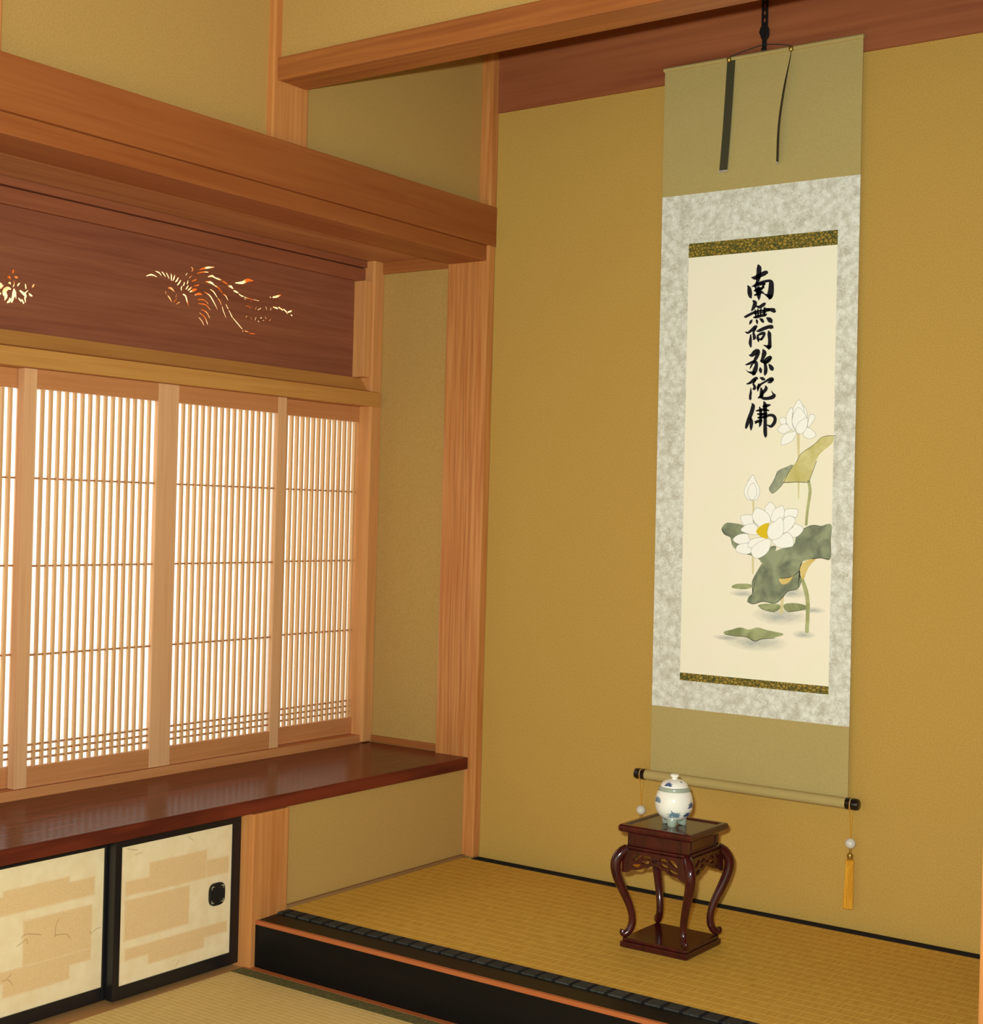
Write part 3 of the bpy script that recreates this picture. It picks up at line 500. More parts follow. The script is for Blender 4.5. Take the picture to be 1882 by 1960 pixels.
HOLES=[[(-8801,15504,16.8),(-8628,15564,39.3),(-8451,15533,16.8)],[(-8500,15669,16.8),(-8381,15650,36.5),(-8304,15589,22.4)],[(-8293,15686,22.4),(-8232,15645,42.1),(-8161,15575,22.4)],[(-8144,15681,22.4),(-8091,15620,39.3),(-8040,15547,22.4)],[(-7978,15671,33.7),(-7966,15592,53.3),(-7967,15512,28.1)],[(-7857,15654,33.7),(-7878,15582,47.7),(-7918,15512,22.4)],[(-7734,15615,33.7),(-7768,15552,47.7),(-7827,15493,22.4)],[(-7646,15558,33.7),(-7699,15482,44.9),(-7763,15419,22.4)],[(-7517,15531,28.1),(-7530,15475,44.9),(-7559,15432,22.4)],[(-7395,15583,28.1),(-7409,15534,39.3),(-7429,15497,22.4)],[(-7376,15470,22.4),(-7420,15405,39.3),(-7464,15353,22.4)],[(-7251,15452,22.4),(-7311,15397,42.1),(-7393,15333,22.4)],[(-7084,15403,33.7),(-7186,15375,72.9),(-7323,15303,22.4)],[(-6901,15297,33.7),(-7012,15299,67.3),(-7150,15245,22.4)],[(-7598,15415,28.1),(-7624,15354,44.9),(-7613,15297,22.4)],[(-8070,15303,22.4),(-7965,15306,61.7),(-7857,15245,28.1)],[(-8078,15107,22.4),(-8001,15049,50.5),(-7938,14966,22.4)],[(-8157,15199,28.1),(-8125,15147,28.1)],[(-7780,15194,16.8),(-7792,15100,25.3)],[(-7760,15074,19.6),(-7863,14964,25.3)],[(-7666,14990,22.4),(-7776,14925,22.4)],[(-7551,15209,33.7),(-7467,15179,50.5),(-7417,15069,50.5),(-7354,14938,22.4)],[(-7285,15959,22.4),(-7237,15908,39.3),(-7275,15851,22.4)],[(-7427,15787,19.6),(-7477,15717,22.4)],[(-7262,15742,19.6),(-7352,15668,22.4)],[(-7112,15659,39.3),(-7256,15591,22.4)],[(-7014,15532,33.7),(-7174,15479,22.4)],[(-6485,16080,16.8),(-6754,16023,56.1),(-7003,15939,22.4)],[(-6686,15916,16.8),(-6876,15892,30.9),(-7093,15825,19.6)],[(-6698,15789,22.4),(-6556,15836,56.1),(-6442,15803,39.3)],[(-6410,15796,39.3),(-6296,15784,42.1),(-6205,15773,28.1)],[(-6172,15747,33.7),(-6067,15726,47.7),(-5987,15699,28.1)],[(-5959,15651,33.7),(-5851,15649,72.9),(-5773,15605,28.1)],[(-5748,15551,33.7),(-5665,15538,50.5),(-5578,15519,28.1)],[(-5550,15491,28.1),(-5462,15455,36.5),(-5378,15450,25.3)],[(-5347,15437,22.4),(-5090,15415,19.6),(-4782,15408,14.0)],[(-5333,15400,25.3),(-5298,15376,25.3)],[(-5102,15377,28.1),(-5081,15346,25.3)],[(-6788,15651,22.4),(-6581,15653,61.7),(-6467,15603,33.7)],[(-6435,15591,33.7),(-6288,15540,42.1),(-6170,15438,28.1)],[(-6137,15411,33.7),(-6038,15372,39.3),(-5952,15269,22.4)],[(-6606,15472,22.4),(-6476,15419,42.1),(-6350,15294,25.3)],[(-6316,15268,30.9),(-6243,15202,39.3),(-6191,15109,22.4)],[(-6157,15070,28.1),(-6121,14980,33.7),(-6006,14791,19.6)],[(-6819,15372,22.4),(-6633,15315,39.3),(-6500,15191,42.1),(-6325,14973,19.6)],[(-7037,15143,19.6),(-6818,15161,30.9),(-6672,15086,28.1)],[(-7002,15043,19.6),(-6750,15040,33.7),(-6587,14932,25.3)],[(-6903,14903,19.6),(-6711,14845,39.3),(-6604,14717,25.3)],[(-6962,14802,19.6),(-6769,14709,39.3),(-6668,14533,25.3)],[(-6979,14671,19.6),(-6876,14602,33.7),(-6800,14501,22.4)],[(-6020,15148,25.3),(-5944,15045,33.7)],[(-5909,15002,25.3),(-5778,14836,39.3)],[(-5751,14816,25.3),(-5567,14684,33.7),(-5395,14560,25.3)],[(-5367,14524,28.1),(-5372,14482,25.3)],[(-5300,14522,22.4),(-5157,14505,28.1)],[(-5105,14472,25.3),(-4902,14486,19.6)],[(-5700,15771,22.4),(-5442,15815,72.9),(-5237,15913,95.4),(-5024,15929,22.4)],[(-4250,15577,39.3),(-4076,15626,61.7),(-3926,15688,19.6)],[(-4365,15569,25.3),(-4323,15560,25.3)],[(-5292,15207,14.0),(-5133,15203,16.8)],[(-5131,15150,22.4),(-5082,15205,22.4)],[(-4910,15154,22.4),(-4885,15221,22.4)],[(-4814,15156,19.6),(-4699,15220,19.6)],[(-4518,15283,22.4),(-4470,15203,22.4)],[(-4330,15203,22.4),(-4309,15273,22.4)],[(-4222,15309,39.3),(-4052,15293,44.9)],[(-4004,15330,44.9),(-3849,15275,44.9)],[(-3814,15299,39.3),(-3694,15244,44.9),(-3649,15195,28.1)],[(-3622,15244,44.9),(-3491,15295,44.9)],[(-3504,15178,36.5),(-3460,15164,33.7)],[(-5267,14895,22.4),(-5228,14934,22.4)],[(-5078,14918,22.4),(-5048,14849,22.4)],[(-4919,14860,22.4),(-4881,14942,22.4)],[(-4802,14854,22.4),(-4760,14830,22.4)],[(-4713,14939,22.4),(-4662,14960,22.4)],[(-4611,14897,22.4),(-4569,14883,22.4)],[(-4524,14987,22.4),(-4474,14939,22.4)],[(-4368,14912,22.4),(-4314,14948,22.4)],[(-12758,15057,43.4),(-12775,15005,52.0)],[(-12909,14871,26.0),(-12862,14887,52.0),(-12843,14853,43.4)],[(-12714,14909,43.4),(-12655,14908,52.0)],[(-12890,14735,17.3),(-12847,14754,60.7),(-12832,14731,34.7)],[(-12755,14841,13.0),(-12728,14777,26.0),(-12737,14714,34.7),(-12761,14677,26.0)],[(-12589,14778,34.7),(-12634,14722,43.4)],[(-12419,14771,43.4),(-12405,14692,43.4)],[(-12181,14805,34.7),(-12207,14770,52.0),(-12239,14734,13.0)],[(-12337,14652,13.0),(-12416,14582,39.0)],[(-12324,14585,13.0),(-12282,14553,60.7),(-12229,14536,34.7)],[(-12828,14615,43.4),(-12901,14623,78.1),(-12978,14557,112.8),(-12983,14483,121.4),(-12945,14438,104.1),(-12971,14343,34.7)],[(-12730,14610,60.7),(-12720,14531,121.4),(-12750,14453,78.1),(-12769,14370,69.4),(-12789,14312,34.7)],[(-12678,14481,43.4),(-12672,14420,26.0)],[(-12843,14409,26.0),(-12834,14355,78.1),(-12905,14290,34.7)],[(-12565,14608,43.4),(-12490,14569,69.4),(-12414,14523,78.1),(-12413,14480,52.0)],[(-12427,14459,52.0),(-12406,14368,30.4)],[(-12596,14430,34.7),(-12543,14381,52.0)],[(-12507,14405,43.4),(-12460,14342,52.0)],[(-13117,14648,138.8),(-13075,14657,130.1),(-13039,14659,52.0)],[(-13112,14471,69.4),(-13094,14473,52.0)]]
R1=[(-1.1649,-0.9928,0.1113,0.1767),(-1.2316,-1.0493,0.1143,0.1458),(-0.992,-0.9221,0.1116,0.1508),(-1.2321,-1.0437,0.0159,0.1044),(-1.2285,-0.9227,-0.0273,-0.0018),(-1.1619,-0.9941,-0.0495,-0.0183)]
R2=[(-1.5284,-1.3626,0.1267,0.1782),(-1.6302,-1.2949,0.1267,0.1661),(-1.4764,-1.3004,0.0124,0.1071),(-1.6255,-1.3005,-0.012,0.013),(-1.5229,-1.3563,-0.0413,-0.0058)]
F1=[[(-12299,2185,9),(-11997,2105,9)],[(-12069,2014,9),(-11862,2038,9)],[(-10514,2157,9),(-10368,2057,9)],[(-10812,-738,9),(-10697,-614,9)]]
F2=[[(-13870,951,9),(-13950,786,9),(-13960,578,9)],[(-13961,606,9),(-13686,574,9),(-13561,448,9)],[(-14814,736,9),(-14668,786,9),(-14318,697,9)],[(-14922,582,9),(-14746,652,9),(-14681,679,9),(-14655,577,9)],[(-13053,510,9),(-13015,444,9),(-12892,504,9),(-12766,520,9)],[(-15128,-24,9),(-15034,48,9)],[(-15254,-48,9),(-15095,-59,9),(-14994,-193,9)]]

t = thing('carved_transom', 'dark cedar transom panel pierced with a long-tailed bird and a flower', 'panel', (-0.42, -0.85, 1.345))
hl = [[(a*1e-4, c*1e-4) for a, c in outline(h, 3, 4)] for h in HOLES]
bm = plate([(-1.655, 1.345), (-0.040, 1.345), (-0.040, 1.665), (-1.655, 1.665)], hl, 0.0016, lambda a, c, d: (-0.415-d, a, c))
obj('pierced_board', bm, M['wood_dark_y'], t)
obj('backing_paper', boxes((-0.4195, -0.4188, -1.655, -0.040, 1.366, 1.652)), M['transom_paper'], t)

# ------------------------------------------------------------------ cupboard doors
def cupboard_door(y0, y1, xf, rects, fib, label, handle):
    z0, z1 = -0.108, 0.240
    t = thing('cupboard_door', label, 'sliding door', (xf-0.011, (y0+y1)/2, z0), group='low sliding cupboard doors')
    xb = xf-0.022
    sl, sr, tb, bb = 0.0185, 0.027, 0.016, 0.029
    for a, c in ((y0, y0+sl), (y1-sr, y1)):
        obj('stile', boxes((xb, xf, a, c, z0, z1)), M['frame_black'], t, bevel=0.0015)
    obj('top_rail', boxes((xb, xf, y0+sl, y1-sr, z1-tb, z1)), M['frame_black'], t, bevel=0.001)
    obj('bottom_rail', boxes((xb, xf, y0+sl, y1-sr, z0, z0+bb)), M['frame_black'], t, bevel=0.001)
    pz = (xf-0.008, (y0+y1)/2, z0)
    pap = obj('paper_panel', boxes((xb+0.004, xf-0.003, y0+sl-0.002, y1-sr+0.002, z0+bb-0.002, z1-tb+0.002)), door_paper('door_paper', rects, pz), t, origin=pz)
    if fib:
        for s in fib:
            bm = BM(); ribbon(bm, s, lambda a, c: (xf-0.0027, a*1e-4, c*1e-4), 4); obj('bark_fibre', bm, M['fibre'], pap)
    if handle:
        hy, hz = handle
        bm = BM(); pts = []
        for k in range(40):
            a = 2*math.pi*k/40; c, s = math.cos(a), math.sin(a); e = 0.62
            pts.append((hy+0.0245*abs(c)**e*(1 if c >= 0 else -1), hz+0.0265*abs(s)**e*(1 if s >= 0 else -1)))
        prism(bm, pts, 0, xf-0.004, xf+0.002)
        hd = obj('recessed_pull', bm, M['handle'], t, bevel=0.0012)
        bm = BM(); prism(bm, [(hy+0.0135*math.cos(k*math.pi/14), hz+0.0145*math.sin(k*math.pi/14)) for k in range(28)], 0, xf+0.0005, xf+0.0023)
        obj('pull_cup', bm, M['handle_pit'], hd)
        for sy in (-1, 1):
            for sz in (-1, 1):
                bm = BM(); cy, cz = hy+sy*0.0160, hz+sz*0.0172
                ribbon(bm, [(cy-0.005*sy, cz+0.0012*sz, 0.0016), (cy+0.0015*sy, cz+0.0014*sz, 0.0034), (cy+0.0022*sy, cz-0.005*sz, 0.0016)], lambda a, c: (xf+0.00245, a, c), 4)
                obj('pull_ornament', bm, M['handle_mark'], hd)
cupboard_door(-1.2635, -0.8865, -0.020, R1, F1, 'low cupboard door nearer the alcove with black frame and round dark pull', (-0.960, 0.068))
cupboard_door(-1.70, -1.2440, -0.0455, R2, F2, 'low cupboard door at the left edge with fibres in its patterned paper', None)

# ------------------------------------------------------------------ alcove threshold and mats
t = thing('alcove_threshold', 'black lacquered threshold beam along the raised front of the alcove', 'beam', (0.86, -0.84, FL-0.03))
bm = BM(); prism(bm, [(-0.8720, FL+0.0012), (-0.8720, -0.0135), (-0.8650, -0.0055), (-0.7983, -0.0030), (-0.7983, FL+0.0012)], 0, 0.0203, 1.7215)
bx(bm, 0.0005, 0.0203, -0.7645, -0.7605, -0.02, -0.0035)
obj('lacquer_beam', bm, M['lacquer_beam'], t)
bm = BM(); prism(bm, [(-0.8728, -0.0140), (-0.8728, -0.0045), (-0.8640, -0.0038), (-0.8640, -0.0140)], 0, 0.0203, 1.7215)  # thin orange strip along the beam's front top edge
a = obj('front_arris', bm, M['arris'], t, bevel=0.001); a['label'] = 'thin orange edge'

t = thing('alcove_mat', 'golden rush mat with black brocade borders on the alcove floor', 'straw mat', (0.9, -0.4, -0.03))
obj('rush_surface', boxes((0.0125, 1.7215, -0.7600, -0.0425, -0.03, -0.0006)), M['tatami_toko'], t)
a = obj('front_border', boxes((0.0206, 1.7215, -0.7980, -0.7602, -0.03, 0.0004)), M['border'], t, bevel=0.0003)
b_ = obj('back_border', boxes((0.0400, 1.7990, -0.0423, -0.0085, -0.03, 0.0006)), M['border_plain'], t, bevel=0.0003)

t = thing('room_mat', 'pale straw mat with a dark green border on the room floor', 'straw mat', (0.9, -1.4, FL-0.058))
obj('rush_surface', boxes((0.0008, 1.83, -1.85, -0.931, FL-0.058, FL)), M['tatami_room'], t)
obj('border', boxes((0.0008, 1.83, -0.9305, -0.8915, FL-0.058, FL+0.0006)), M['border_green'], t)

# ------------------------------------------------------------------ hanging scroll
SX0, SX1, ST, SB = 0.5845, 1.1245, 2.1440, 0.3130
def lean(z): return (ST-z)*0.0062
YS = -0.021
t = thing('hanging_scroll', 'hanging scroll with ink writing and painted white lotus', 'scroll', (0.865, YS, SB))
def sheet(bm, xa, xb, z0, z1, y0, y1, n=1):
    for k in range(n):
        za, zb = z0+(z1-z0)*k/n, z0+(z1-z0)*(k+1)/n
        v = [bm.verts.new((x+lean(z), y, z)) for y in (y0, y1) for z in (za, zb) for x in (xa, xb)]
        for f in ((0, 1, 3, 2), (4, 6, 7, 5), (0, 4, 5, 1), (2, 3, 7, 6), (0, 2, 6, 4), (1, 5, 7, 3)): bm.faces.new([v[i] for i in f])
for z0, z1, lb in ((1.8080, ST-0.004, 'plain greenish silk at the head'), (SB-0.006, 0.4845, 'plain greenish silk at the foot')):
    bm = BM(); sheet(bm, SX0, SX1, z0, z1, YS-0.0008, YS+0.0004); obj('plain_silk', bm, M['silk'], t)['label'] = lb
bm = BM(); sheet(bm, SX0, SX1, 0.4845, 1.8080, YS-0.0007, YS+0.0004)
bro = obj('floral_brocade', bm, M['brocade'], t)
IX0, IX1 = 0.6655, 1.0700
bm = BM(); sheet(bm, IX0, IX1, 0.5765, 1.6440, YS-0.0010, YS-0.0006)
pap = obj('painting_paper', bm, M['washi'], t)
for z0, z1 in ((1.6440, 1.6800), (0.5570, 0.5765)):
    bm = BM(); sheet(bm, IX0, IX1, z0, z1, YS-0.0012, YS-0.0006); obj('gold_band', bm, M['gold'], t)
bm = BM(); cyl_x(bm, SX0-0.002, SX1+0.002, YS-0.001, ST-0.004, 0.0055); obj('top_rod', bm, M['silk'], t, smooth=True)
RZ, RY = 0.3045, YS-0.013
bm = BM(); cyl_x(bm, 0.5895, 1.1375, RY, RZ, 0.0130); obj('roller', bm, M['silk'], t, smooth=True)
for s, xa in ((-1, 0.5895), (1, 1.1375)):
    bm = BM(); r = 0.0140
    cyl_x(bm, 0, 0, RY, RZ, r, prof=[(r, xa), (r, xa+s*0.011), (r*0.93, xa+s*0.0118), (r*0.93, xa+s*0.0136), (r, xa+s*0.0144), (r, xa+s*0.026), (r*0.9, xa+s*0.030), (r*0.6, xa+s*0.0325)])
    e = obj('roller_end', bm, M['roller_black'], t, smooth=True)
    bm = BM(); cyl_x(bm, xa+s*0.0118, xa+s*0.0136, RY, RZ, r*0.985); obj('ring', bm, M['roller_ring'], e, smooth=True)
# hanging strips
bm = BM(); P = [(0.7765, 2.139, 0.003), (0.7765, 2.10, 0.006), (0.7745, 2.03, 0.008), (0.7705, 1.95, 0.008), (0.7640, 1.855, 0.007)]
prev = None
for x, z, d in catmull(P, 5):
    cur = [bm.verts.new((x+dx, YS-d-dy, z)) for dy in (0, 0.0006) for dx in (-0.0112, 0.0112)]
    if prev:
        for i, j in ((0, 1), (1, 3), (3, 2), (2, 0)): bm.faces.new((prev[i], prev[j], cur[j], cur[i]))
    else: bm.faces.new(cur[:2]+[cur[3], cur[2]])
    prev = cur
s_ = obj('hanging_strip', bm, M['ribbon'], t)
bm = BM(); bx(bm, 0.7515, 0.7765, YS-0.009, YS-0.0065, 1.8525, 1.8580); obj('metal_tip', bm, M['silver'], s_)
bm = BM(); P = [(0.943, 2.138, 0.0030), (0.941, 2.11, 0.006), (0.930, 2.04, 0.011), (0.919, 1.95, 0.012), (0.9165, 1.858, 0.010)]
prev = None
for x, z, d in catmull(P, 5):
    w_ = 0.0112*min(1.0, 0.15+(2.139-z)*9)
    cur = [bm.verts.new((x+0.6*k*w_+e, YS-d-0.007-0.8*k*w_*0.9, z)) for e in (0, 0.0006) for k in (-1, 1)]
    if prev:
        for i, j in ((0, 1), (1, 3), (3, 2), (2, 0)): bm.faces.new((prev[i], prev[j], cur[j], cur[i]))
    else: bm.faces.new(cur[:2]+[cur[3], cur[2]])
    prev = cur
s_ = obj('hanging_strip', bm, M['ribbon'], t)
bm = BM(); bx(bm, 0.9145, 0.9190, YS-0.022, YS-0.012, 1.8540, 1.8590); obj('metal_tip', bm, M['silver'], s_)
for x in (0.772, 0.941):
    bm = BM(); lathe(bm, [(0.0035, -0.008), (0.0062, -0.003), (0.0055, 0.003), (0.002, 0.006)], (x, YS-0.007, 2.139), 14); obj('cord_ring', bm, M['brass'], t, smooth=True)
bm = BM(); tube(bm, [p+(0.0012,) for p in catmull([(0.772, YS-0.007, 2.144), (0.82, YS-0.008, 2.1530), (0.868, YS-0.0105, 2.1580), (0.91, YS-0.008, 2.1530), (0.941, YS-0.007, 2.145)], 5)], 8)
obj('hanging_cord', bm, M['cord_dark'], t)
# writing and painting
def sp(d): return lambda a, c: (a*1e-4, YS-0.0010-d, c*1e-4)
bm = BM()
for s in CAL: ribbon(bm, s, sp(0.0008), 6)
obj('calligraphy', bm, M['ink'], pap)
bm = BM(); names = {'g': 0, 'o': 1, 'd': 2, 'l': 3, 'p': 4, 's': 5, 't': 6, 'k': 7, 'w': 8, 'y': 9, 'b': 10}
mats = [M['leaf_g'], M['leaf_o'], M['leaf_d'], M['leaf_l'], M['leaf_p'], M['stem_s'], M['stem_t'], M['ink_line'], M['petal'], M['pollen'], M['petal_line']]
def poly(pts, f, mi, smoothn=4):
    q = catmull(pts, smoothn, True)
    fc = bm.faces.new([bm.verts.new(f(a, c)) for a, c in q]); fc.material_index = mi
    r = bmesh.ops.triangulate(bm, faces=[fc], ngon_method='EAR_CLIP')
    for k in r['faces']: k.material_index = mi
def rib(s, f, mi):
    n0 = len(bm.faces); ribbon(bm, s, f); bm.faces.ensure_lookup_table()
    for k in bm.faces[n0:]: k.material_index = mi
for i, (k, s) in enumerate(STEM):
    if k == 't': rib(s, sp(0.00010+i*0.00001), names[k])
for i, (k, p) in enumerate(LEAF): poly(p, sp(0.0002+i*0.00002), names[k])
for i, (k, s) in enumerate(STEM):
    if k == 's': rib(s, sp(0.00045), names[k])
for i, (k, s) in enumerate(INK): rib(s, sp(0.00052), 7)
d = 0.0006
for k, p in WHT:
    poly(p, sp(d), names[k], 4); d += 0.00002
    if k == 'w':
        q = catmull(p, 4, True); q.append(q[0])
        n0 = len(bm.faces)
        for a, c in zip(q, q[1:]):
            rx, ry = c[0]-a[0], c[1]-a[1]; l = math.hypot(rx, ry) or 1; nx, ny = -ry/l*3.6, rx/l*3.6
            g = sp(d)
            bm.faces.new([bm.verts.new(g(*z_)) for z_ in ((a[0]+nx, a[1]+ny), (a[0]-nx, a[1]-ny), (c[0]-nx, c[1]-ny), (c[0]+nx, c[1]+ny))]).material_index = 10
        d += 0.00002
lo = obj('lotus_painting', bm, mats, pap)
for x, z, rx, rz in WASH:
    bm = BM(); bm.faces.new([bm.verts.new((x+rx*math.cos(k*math.pi/20), YS-0.00105, z+rz*math.sin(k*math.pi/20))) for k in range(40)])
    obj('water_wash', bm, M['wash'], pap, origin=(x, YS-0.00105, z))

# hook that carries the scroll
t = thing('adjustable_hook', 'black slotted iron hook holding up the scroll cord', 'hook', (0.869, -0.030, 2.143))
slots = []
for k in range(16):
    z = 2.215+k*0.018; slots.append([(0.8665, z), (0.8715, z), (0.8715, z+0.010), (0.8665, z+0.010)])
obj('slotted_plate', plate([(0.8605, 2.195), (0.8775, 2.195), (0.8775, 2.52), (0.8605, 2.52)], slots, 0.0024, lambda a, c, d: (a, -0.0312+d, c)), M['metal_black'], t)
bm = BM(); prism(bm, [(0.8600, 2.203), (0.8660, 2.208), (0.8770, 2.206), (0.8815, 2.196), (0.8815, 2.180), (0.8775, 2.172), (0.8625, 2.172), (0.8590, 2.184), (0.8560, 2.190)], 1, -0.0345, -0.0265)
obj('sliding_catch', bm, M['metal_black'], t, bevel=0.001)
bm = BM(); bx(bm, 0.8640, 0.8765, -0.0325, -0.0305, 2.143, 2.173); bx(bm, 0.8640, 0.8765, -0.0365, -0.0325, 2.143, 2.149)
obj('lower_hook', bm, M['metal_black'], t, bevel=0.0006)

# tassel weights on the roller ends
def weight(x, label):
    y = RY
    t = thing('scroll_weight', label, 'scroll weight', (x, y, 0.056), group='tasselled scroll weights')
    bm = BM()
    for s in (-1, 1):
        tube(bm, [p+(0.0008,) for p in catmull([(x, y+0.0005+s*0.0149, RZ), (x, y+s*0.0142, RZ-0.008), (x+0.0008*s, y+s*0.006, RZ-0.030), (x+0.0005*s, y+s*0.001, 0.222)], 4)], 8)
    obj('cord', bm, M['cord_gold'], t, smooth=True)
    bm = BM(); R_ = 0.0125
    lathe(bm, [(R_*math.sin(a), -R_*math.cos(a)) for a in [0.12+k*(math.pi-0.24)/14 for k in range(15)]], (x, y, 0.2105), 24); obj('stone_bead', bm, M['agate'], t, smooth=True)
    bm = BM(); lathe(bm, [(0.003, 0.1985), (0.0030, 0.1880), (0.0070, 0.1850), (0.0078, 0.1800), (0.0065, 0.1745), (0.0035, 0.1725)], (x, y, 0), 16); obj('cord_knot', bm, M['brass'], t, smooth=True)
    bm = BM(); n = 44
    prof = [(0.0045, 0.1727), (0.0094, 0.1700), (0.0096, 0.1650), (0.0080, 0.1600), (0.0088, 0.150), (0.0096, 0.12), (0.0103, 0.09), (0.0110, 0.0600), (0.0112, 0.0565)]
    rings = []
    for r, z in prof:
        rings.append([bm.verts.new((x-(0.1727-z)*0.022+r*(1+(0.10 if k % 2 else 0))*math.cos(2*math.pi*k/n), y+r*(1+(0.10 if k % 2 else 0))*math.sin(2*math.pi*k/n), z+(random.uniform(-0.001, 0.001) if z < 0.058 else 0))) for k in range(n)])
    for a, c in zip(rings, rings[1:]):
        for k in range(n): bm.faces.new((a[k], a[(k+1) % n], c[(k+1) % n], c[k]))
    bm.faces.new(rings[0]); bm.faces.new(rings[-1][::-1])
    obj('tassel', bm, M['tassel'], t, smooth=True)
weight(0.5780, 'gold tassel with white stone bead hanging behind the small stand')
weight(1.1501, 'gold tassel with white stone bead hanging free on the right roller end')

# ------------------------------------------------------------------ carved stand
TC = (0.8800, -0.4125, 0.0)
t = thing('carved_stand', 'small dark rosewood stand with curved legs on the alcove mat', 'stand', TC, math.radians(0.5))
L = dict(local=True)
bm = BM(); h = 0.0845; bx(bm, -h, h, -h, h, 0.0005, 0.0135); h = 0.0805; bx(bm, -h, h, -h, h, 0.0135, 0.0215)
obj('base_plinth', bm, M['rosewood'], t, bevel=0.0018, **L)
def squ(bm, prof):
    rings = [[bm.verts.new((sx*h_, sy*h_, z)) for sx, sy in ((-1, -1), (1, -1), (1, 1), (-1, 1))] for h_, z in prof]
    for a, c in zip(rings, rings[1:]):
        for k in range(4): bm.faces.new((a[k], a[(k+1) % 4], c[(k+1) % 4], c[k]))
    bm.faces.new(rings[0][::-1]); bm.faces.new(rings[-1])
bm = BM(); squ(bm, [(0.0800, 0.2595), (0.0880, 0.2610), (0.0912, 0.2640), (0.0922, 0.2690), (0.0916, 0.2745), (0.0890, 0.2778), (0.0800, 0.2778), (0.0775, 0.2745)])
top = obj('top_frame', bm, M['rosewood'], t, **L)
bm = BM(); h = 0.0774; bx(bm, -h, h, -h, h, 0.2735, 0.2750); obj('top_panel', bm, M['rosewood_top'], top, **L)
bm = BM(); h = 0.0760; bx(bm, -h, h, -h, h, 0.2300, 0.2600)
waist = obj('waist', bm, M['rosewood'], t, bevel=0.001, **L)
for k in range(4):
    bm = BM(); bx(bm, -0.060, 0.060, -0.0778, -0.0755, 0.2560, 0.2585); bx(bm, -0.060, 0.060, -0.0778, -0.0755, 0.2325, 0.2350)
    bx(bm, -0.060, -0.0575, -0.0778, -0.0755, 0.2350, 0.2560); bx(bm, 0.0575, 0.060, -0.0778, -0.0755, 0.2350, 0.2560)
    bmesh.ops.rotate(bm, verts=bm.verts[:], cent=(0, 0, 0), matrix=Matrix.Rotation(k*math.pi/2, 3, 'Z'))
    obj('waist_moulding', bm, M['rosewood'], waist, bevel=0.0005, **L)
bm = BM(); squ(bm, [(0.0765, 0.2210), (0.0815, 0.2225), (0.0830, 0.2255), (0.0815, 0.2290), (0.0770, 0.2305)]); obj('lower_moulding', bm, M['rosewood'], t, **L)
LEG = [(0.0760, 0.2225, 0.0110), (0.0860, 0.2130, 0.0122), (0.0930, 0.1990, 0.0122), (0.0950, 0.1830, 0.0118), (0.0920, 0.1620, 0.0112), (0.0840, 0.1350, 0.0104), (0.0745, 0.1080, 0.0095), (0.0675, 0.0830, 0.0086), (0.0650, 0.0620, 0.0084), (0.0665, 0.0460, 0.0086), (0.0715, 0.0340, 0.0086), (0.0770, 0.0295, 0.0082), (0.0805, 0.0330, 0.0072), (0.0795, 0.0385, 0.0060)]
for sx, sy in ((-1, -1), (1, -1), (1, 1), (-1, 1)):
    bm = BM(); tube(bm, [(sx*a, sy*a, z, r) for a, z, r in catmull(LEG, 4)], 14); obj('leg', bm, M['rosewood'], t, smooth=True, **L)
# pierced apron
def apron(k):
    half = [(0.0, 0.1955), (0.010, 0.1930), (0.018, 0.1880), (0.026, 0.1890), (0.034, 0.1830), (0.046, 0.1800), (0.058, 0.1780), (0.068, 0.1720), (0.076, 0.1700)]
    out = (catmull(half, 3)+[(0.082, 0.170), (0.080, 0.2225), (-0.080, 0.2225), (-0.082, 0.170)]+[(-a, c) for a, c in catmull(half, 3)[:0:-1]]); hs = []
    for s in (-1, 1):
        for pts in ([(0.012*s, 0.2110, 0.005), (0.022*s, 0.2125, 0.008), (0.030*s, 0.2080, 0.004)], [(0.016*s, 0.2020, 0.004), (0.024*s, 0.1990, 0.007), (0.032*s, 0.1990, 0.004)], [(0.037*s, 0.2130, 0.004), (0.046*s, 0.2090, 0.010), (0.054*s, 0.2020, 0.006)], [(0.038*s, 0.1920, 0.004), (0.046*s, 0.1890, 0.008), (0.057*s, 0.1880, 0.004)]):
            hs.append(outline(pts, 4, 5))
    hs.append(outline([(-0.004, 0.2060, 0.006), (0.004, 0.2060, 0.006)], 3, 5))
    bm = plate(out, hs, 0.0055, lambda a, c, d: (a, -0.0862+d, c))
    bmesh.ops.rotate(bm, verts=bm.verts[:], cent=(0, 0, 0), matrix=Matrix.Rotation(k*math.pi/2, 3, 'Z'))
    obj('pierced_apron', bm, M['rosewood'], t, local=True)
for k in range(4): apron(k)

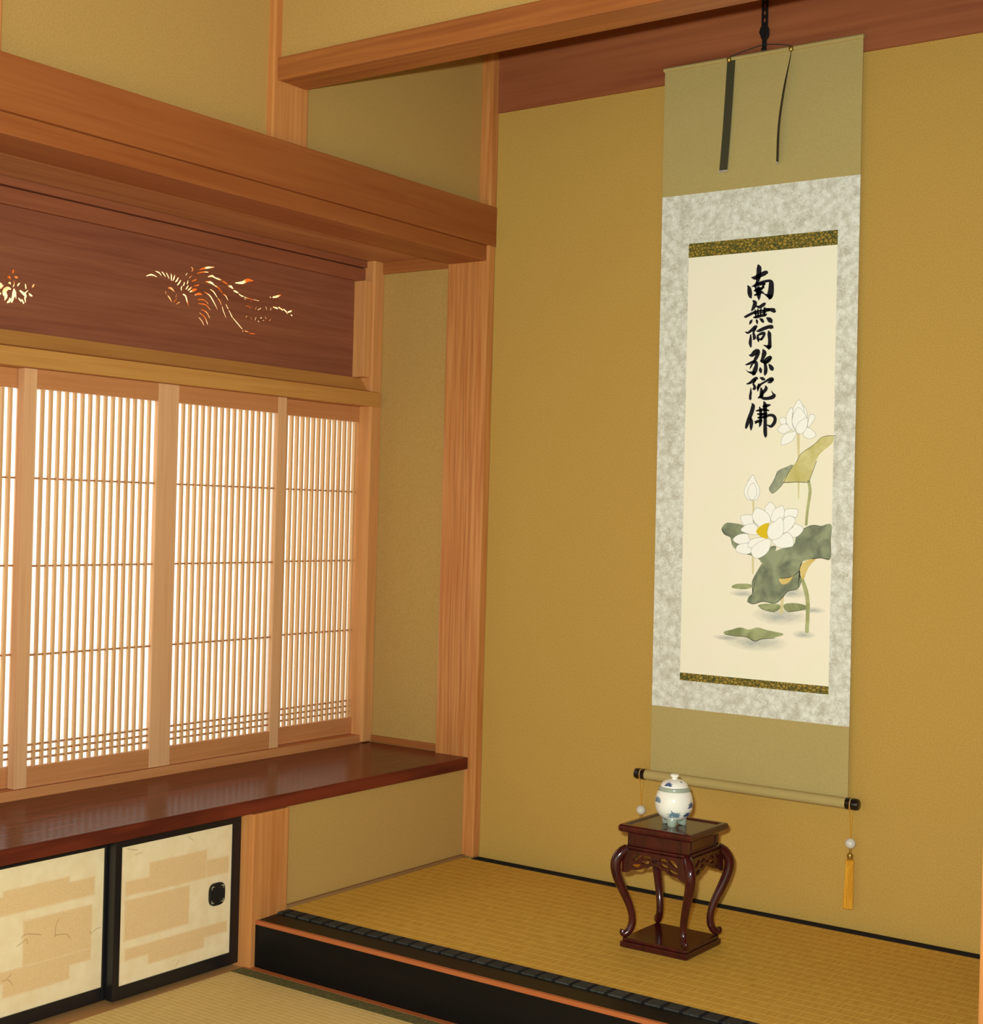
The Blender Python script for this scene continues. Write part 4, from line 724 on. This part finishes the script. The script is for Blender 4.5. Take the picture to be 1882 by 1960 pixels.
# ------------------------------------------------------------------ porcelain burner
UC = (0.8795, -0.4135, 0.2752)
t = thing('incense_burner', 'white porcelain lidded pot painted with blue flowers on the dark stand', 'incense burner', UC)
BP = [(0.012, 0.0130), (0.0230, 0.0145), (0.0330, 0.0215), (0.0400, 0.0320), (0.0432, 0.0450), (0.0428, 0.0580), (0.0395, 0.0710), (0.0352, 0.0790), (0.0345, 0.0800), (0.0335, 0.0795)]
bm = BM(); lathe(bm, catmull(BP, 4), (0, 0, 0), 48); body = obj('pot_body', bm, M['porcelain'], t, smooth=True, **L)
bm = BM(); lathe(bm, [(0.0175, 0.0105), (0.0215, 0.0115), (0.0240, 0.0150), (0.0220, 0.0160)], (0, 0, 0), 32); obj('foot_ring', bm, M['celadon'], body, smooth=True, **L)
for k in range(3):
    a = math.radians(-72+120*k); bm = BM()
    c, s = math.cos(a), math.sin(a)
    tube(bm, [(c*r, s*r, z, q) for r, z, q in catmull([(0.0175, 0.0160, 0.0125), (0.0190, 0.0095, 0.0122), (0.0200, 0.0040, 0.0108), (0.0195, 0.0004, 0.0095)], 3)], 12)
    obj('foot', bm, M['celadon'], t, smooth=True, **L)
bm = BM(); lathe(bm, [(0.030, 0.0770), (0.0358, 0.0780), (0.0362, 0.0830), (0.0345, 0.0866), (0.0320, 0.0874)], (0, 0, 0), 48)
lid = obj('lid', bm, M['celadon'], t, smooth=True, **L)
LP = [(0.0320, 0.0862), (0.0312, 0.0900), (0.0270, 0.0965), (0.0190, 0.1015), (0.0100, 0.1035), (0.0078, 0.1040)]
bm = BM(); lathe(bm, catmull(LP, 4), (0, 0, 0), 48); obj('lid_dome', bm, M['porcelain'], lid, smooth=True, **L)
bm = BM(); lathe(bm, [(0.0072, 0.1025), (0.0066, 0.1060), (0.0078, 0.1085), (0.0100, 0.1100), (0.0103, 0.1130), (0.0085, 0.1150), (0.003, 0.1156)], (0, 0, 0), 24); obj('lid_knob', bm, M['porcelain'], lid, smooth=True, **L)
def onpot(prof, dr):
    pr = catmull(prof, 6)
    def f(a, z):
        for (r0, z0), (r1, z1) in zip(pr, pr[1:]):
            if min(z0, z1) <= z <= max(z0, z1):
                r = r0+(r1-r0)*((z-z0)/((z1-z0) or 1)); break
        else: r = pr[-1][0]
        return ((r+dr)*math.cos(a), (r+dr)*math.sin(a), z)
    return f
FR = math.atan2(-2.98, 1.61)
def flower(bm, f, a0, z0, s, n=9, up=True, r=0.0385):
    for k in range(n):
        th = math.pi*(k/(n-1))*1.1-0.05*math.pi
        l = s*(0.8+0.5*random.random())
        mid = (a0+0.5*l*math.cos(th)/r, z0+0.45*l*math.sin(th)); end = (a0+l*math.cos(th)/r, z0+0.85*l*math.sin(th))
        st = [(a0, z0), mid, end]; w0 = s*0.38
        prev = None
        for i, (q, ww) in enumerate(zip(st, (w0*0.7, w0, w0*0.12))):
            nx, nz = -math.sin(th)*ww/2/r, math.cos(th)*ww/2
            cur = (bm.verts.new(f(q[0]+nx, q[1]+nz)), bm.verts.new(f(q[0]-nx, q[1]-nz)))
            if prev: bm.faces.new((prev[0], prev[1], cur[1], cur[0]))
            prev = cur
fp = onpot(BP, 0.0003); fl_ = onpot(LP, 0.0003)
for a0, z0, s, mm in ((FR+0.05, 0.0255, 0.0150, 'blue_grey'), (FR-1.05, 0.056, 0.0125, 'blue_grey'), (FR+1.10, 0.046, 0.0125, 'blue'), (FR+0.90, 0.026, 0.0110, 'blue'), (FR+2.2, 0.045, 0.010, 'blue_grey'), (FR-2.2, 0.045, 0.010, 'blue')):
    bm = BM(); flower(bm, fp, a0, z0, s); obj('painted_flower', bm, M[mm], body, **L)
bm = BM(); ribbon(bm, [(FR-1.0, 0.047, 0.0012), (FR-0.9, 0.040, 0.0012), (FR-0.95, 0.033, 0.001)], fp); 
obj('painted_stem', bm, M['blue_grey'], body, **L)
for a0, z0, s in ((FR-0.50, 0.0930, 0.0095), (FR+0.75, 0.0995, 0.0030), (FR+2.6, 0.0935, 0.0065)):
    bm = BM(); flower(bm, fl_, a0, z0, s, 9, True, 0.029); obj('painted_flower', bm, M['blue'], lid, **L)
bpy.context.view_layer.update()
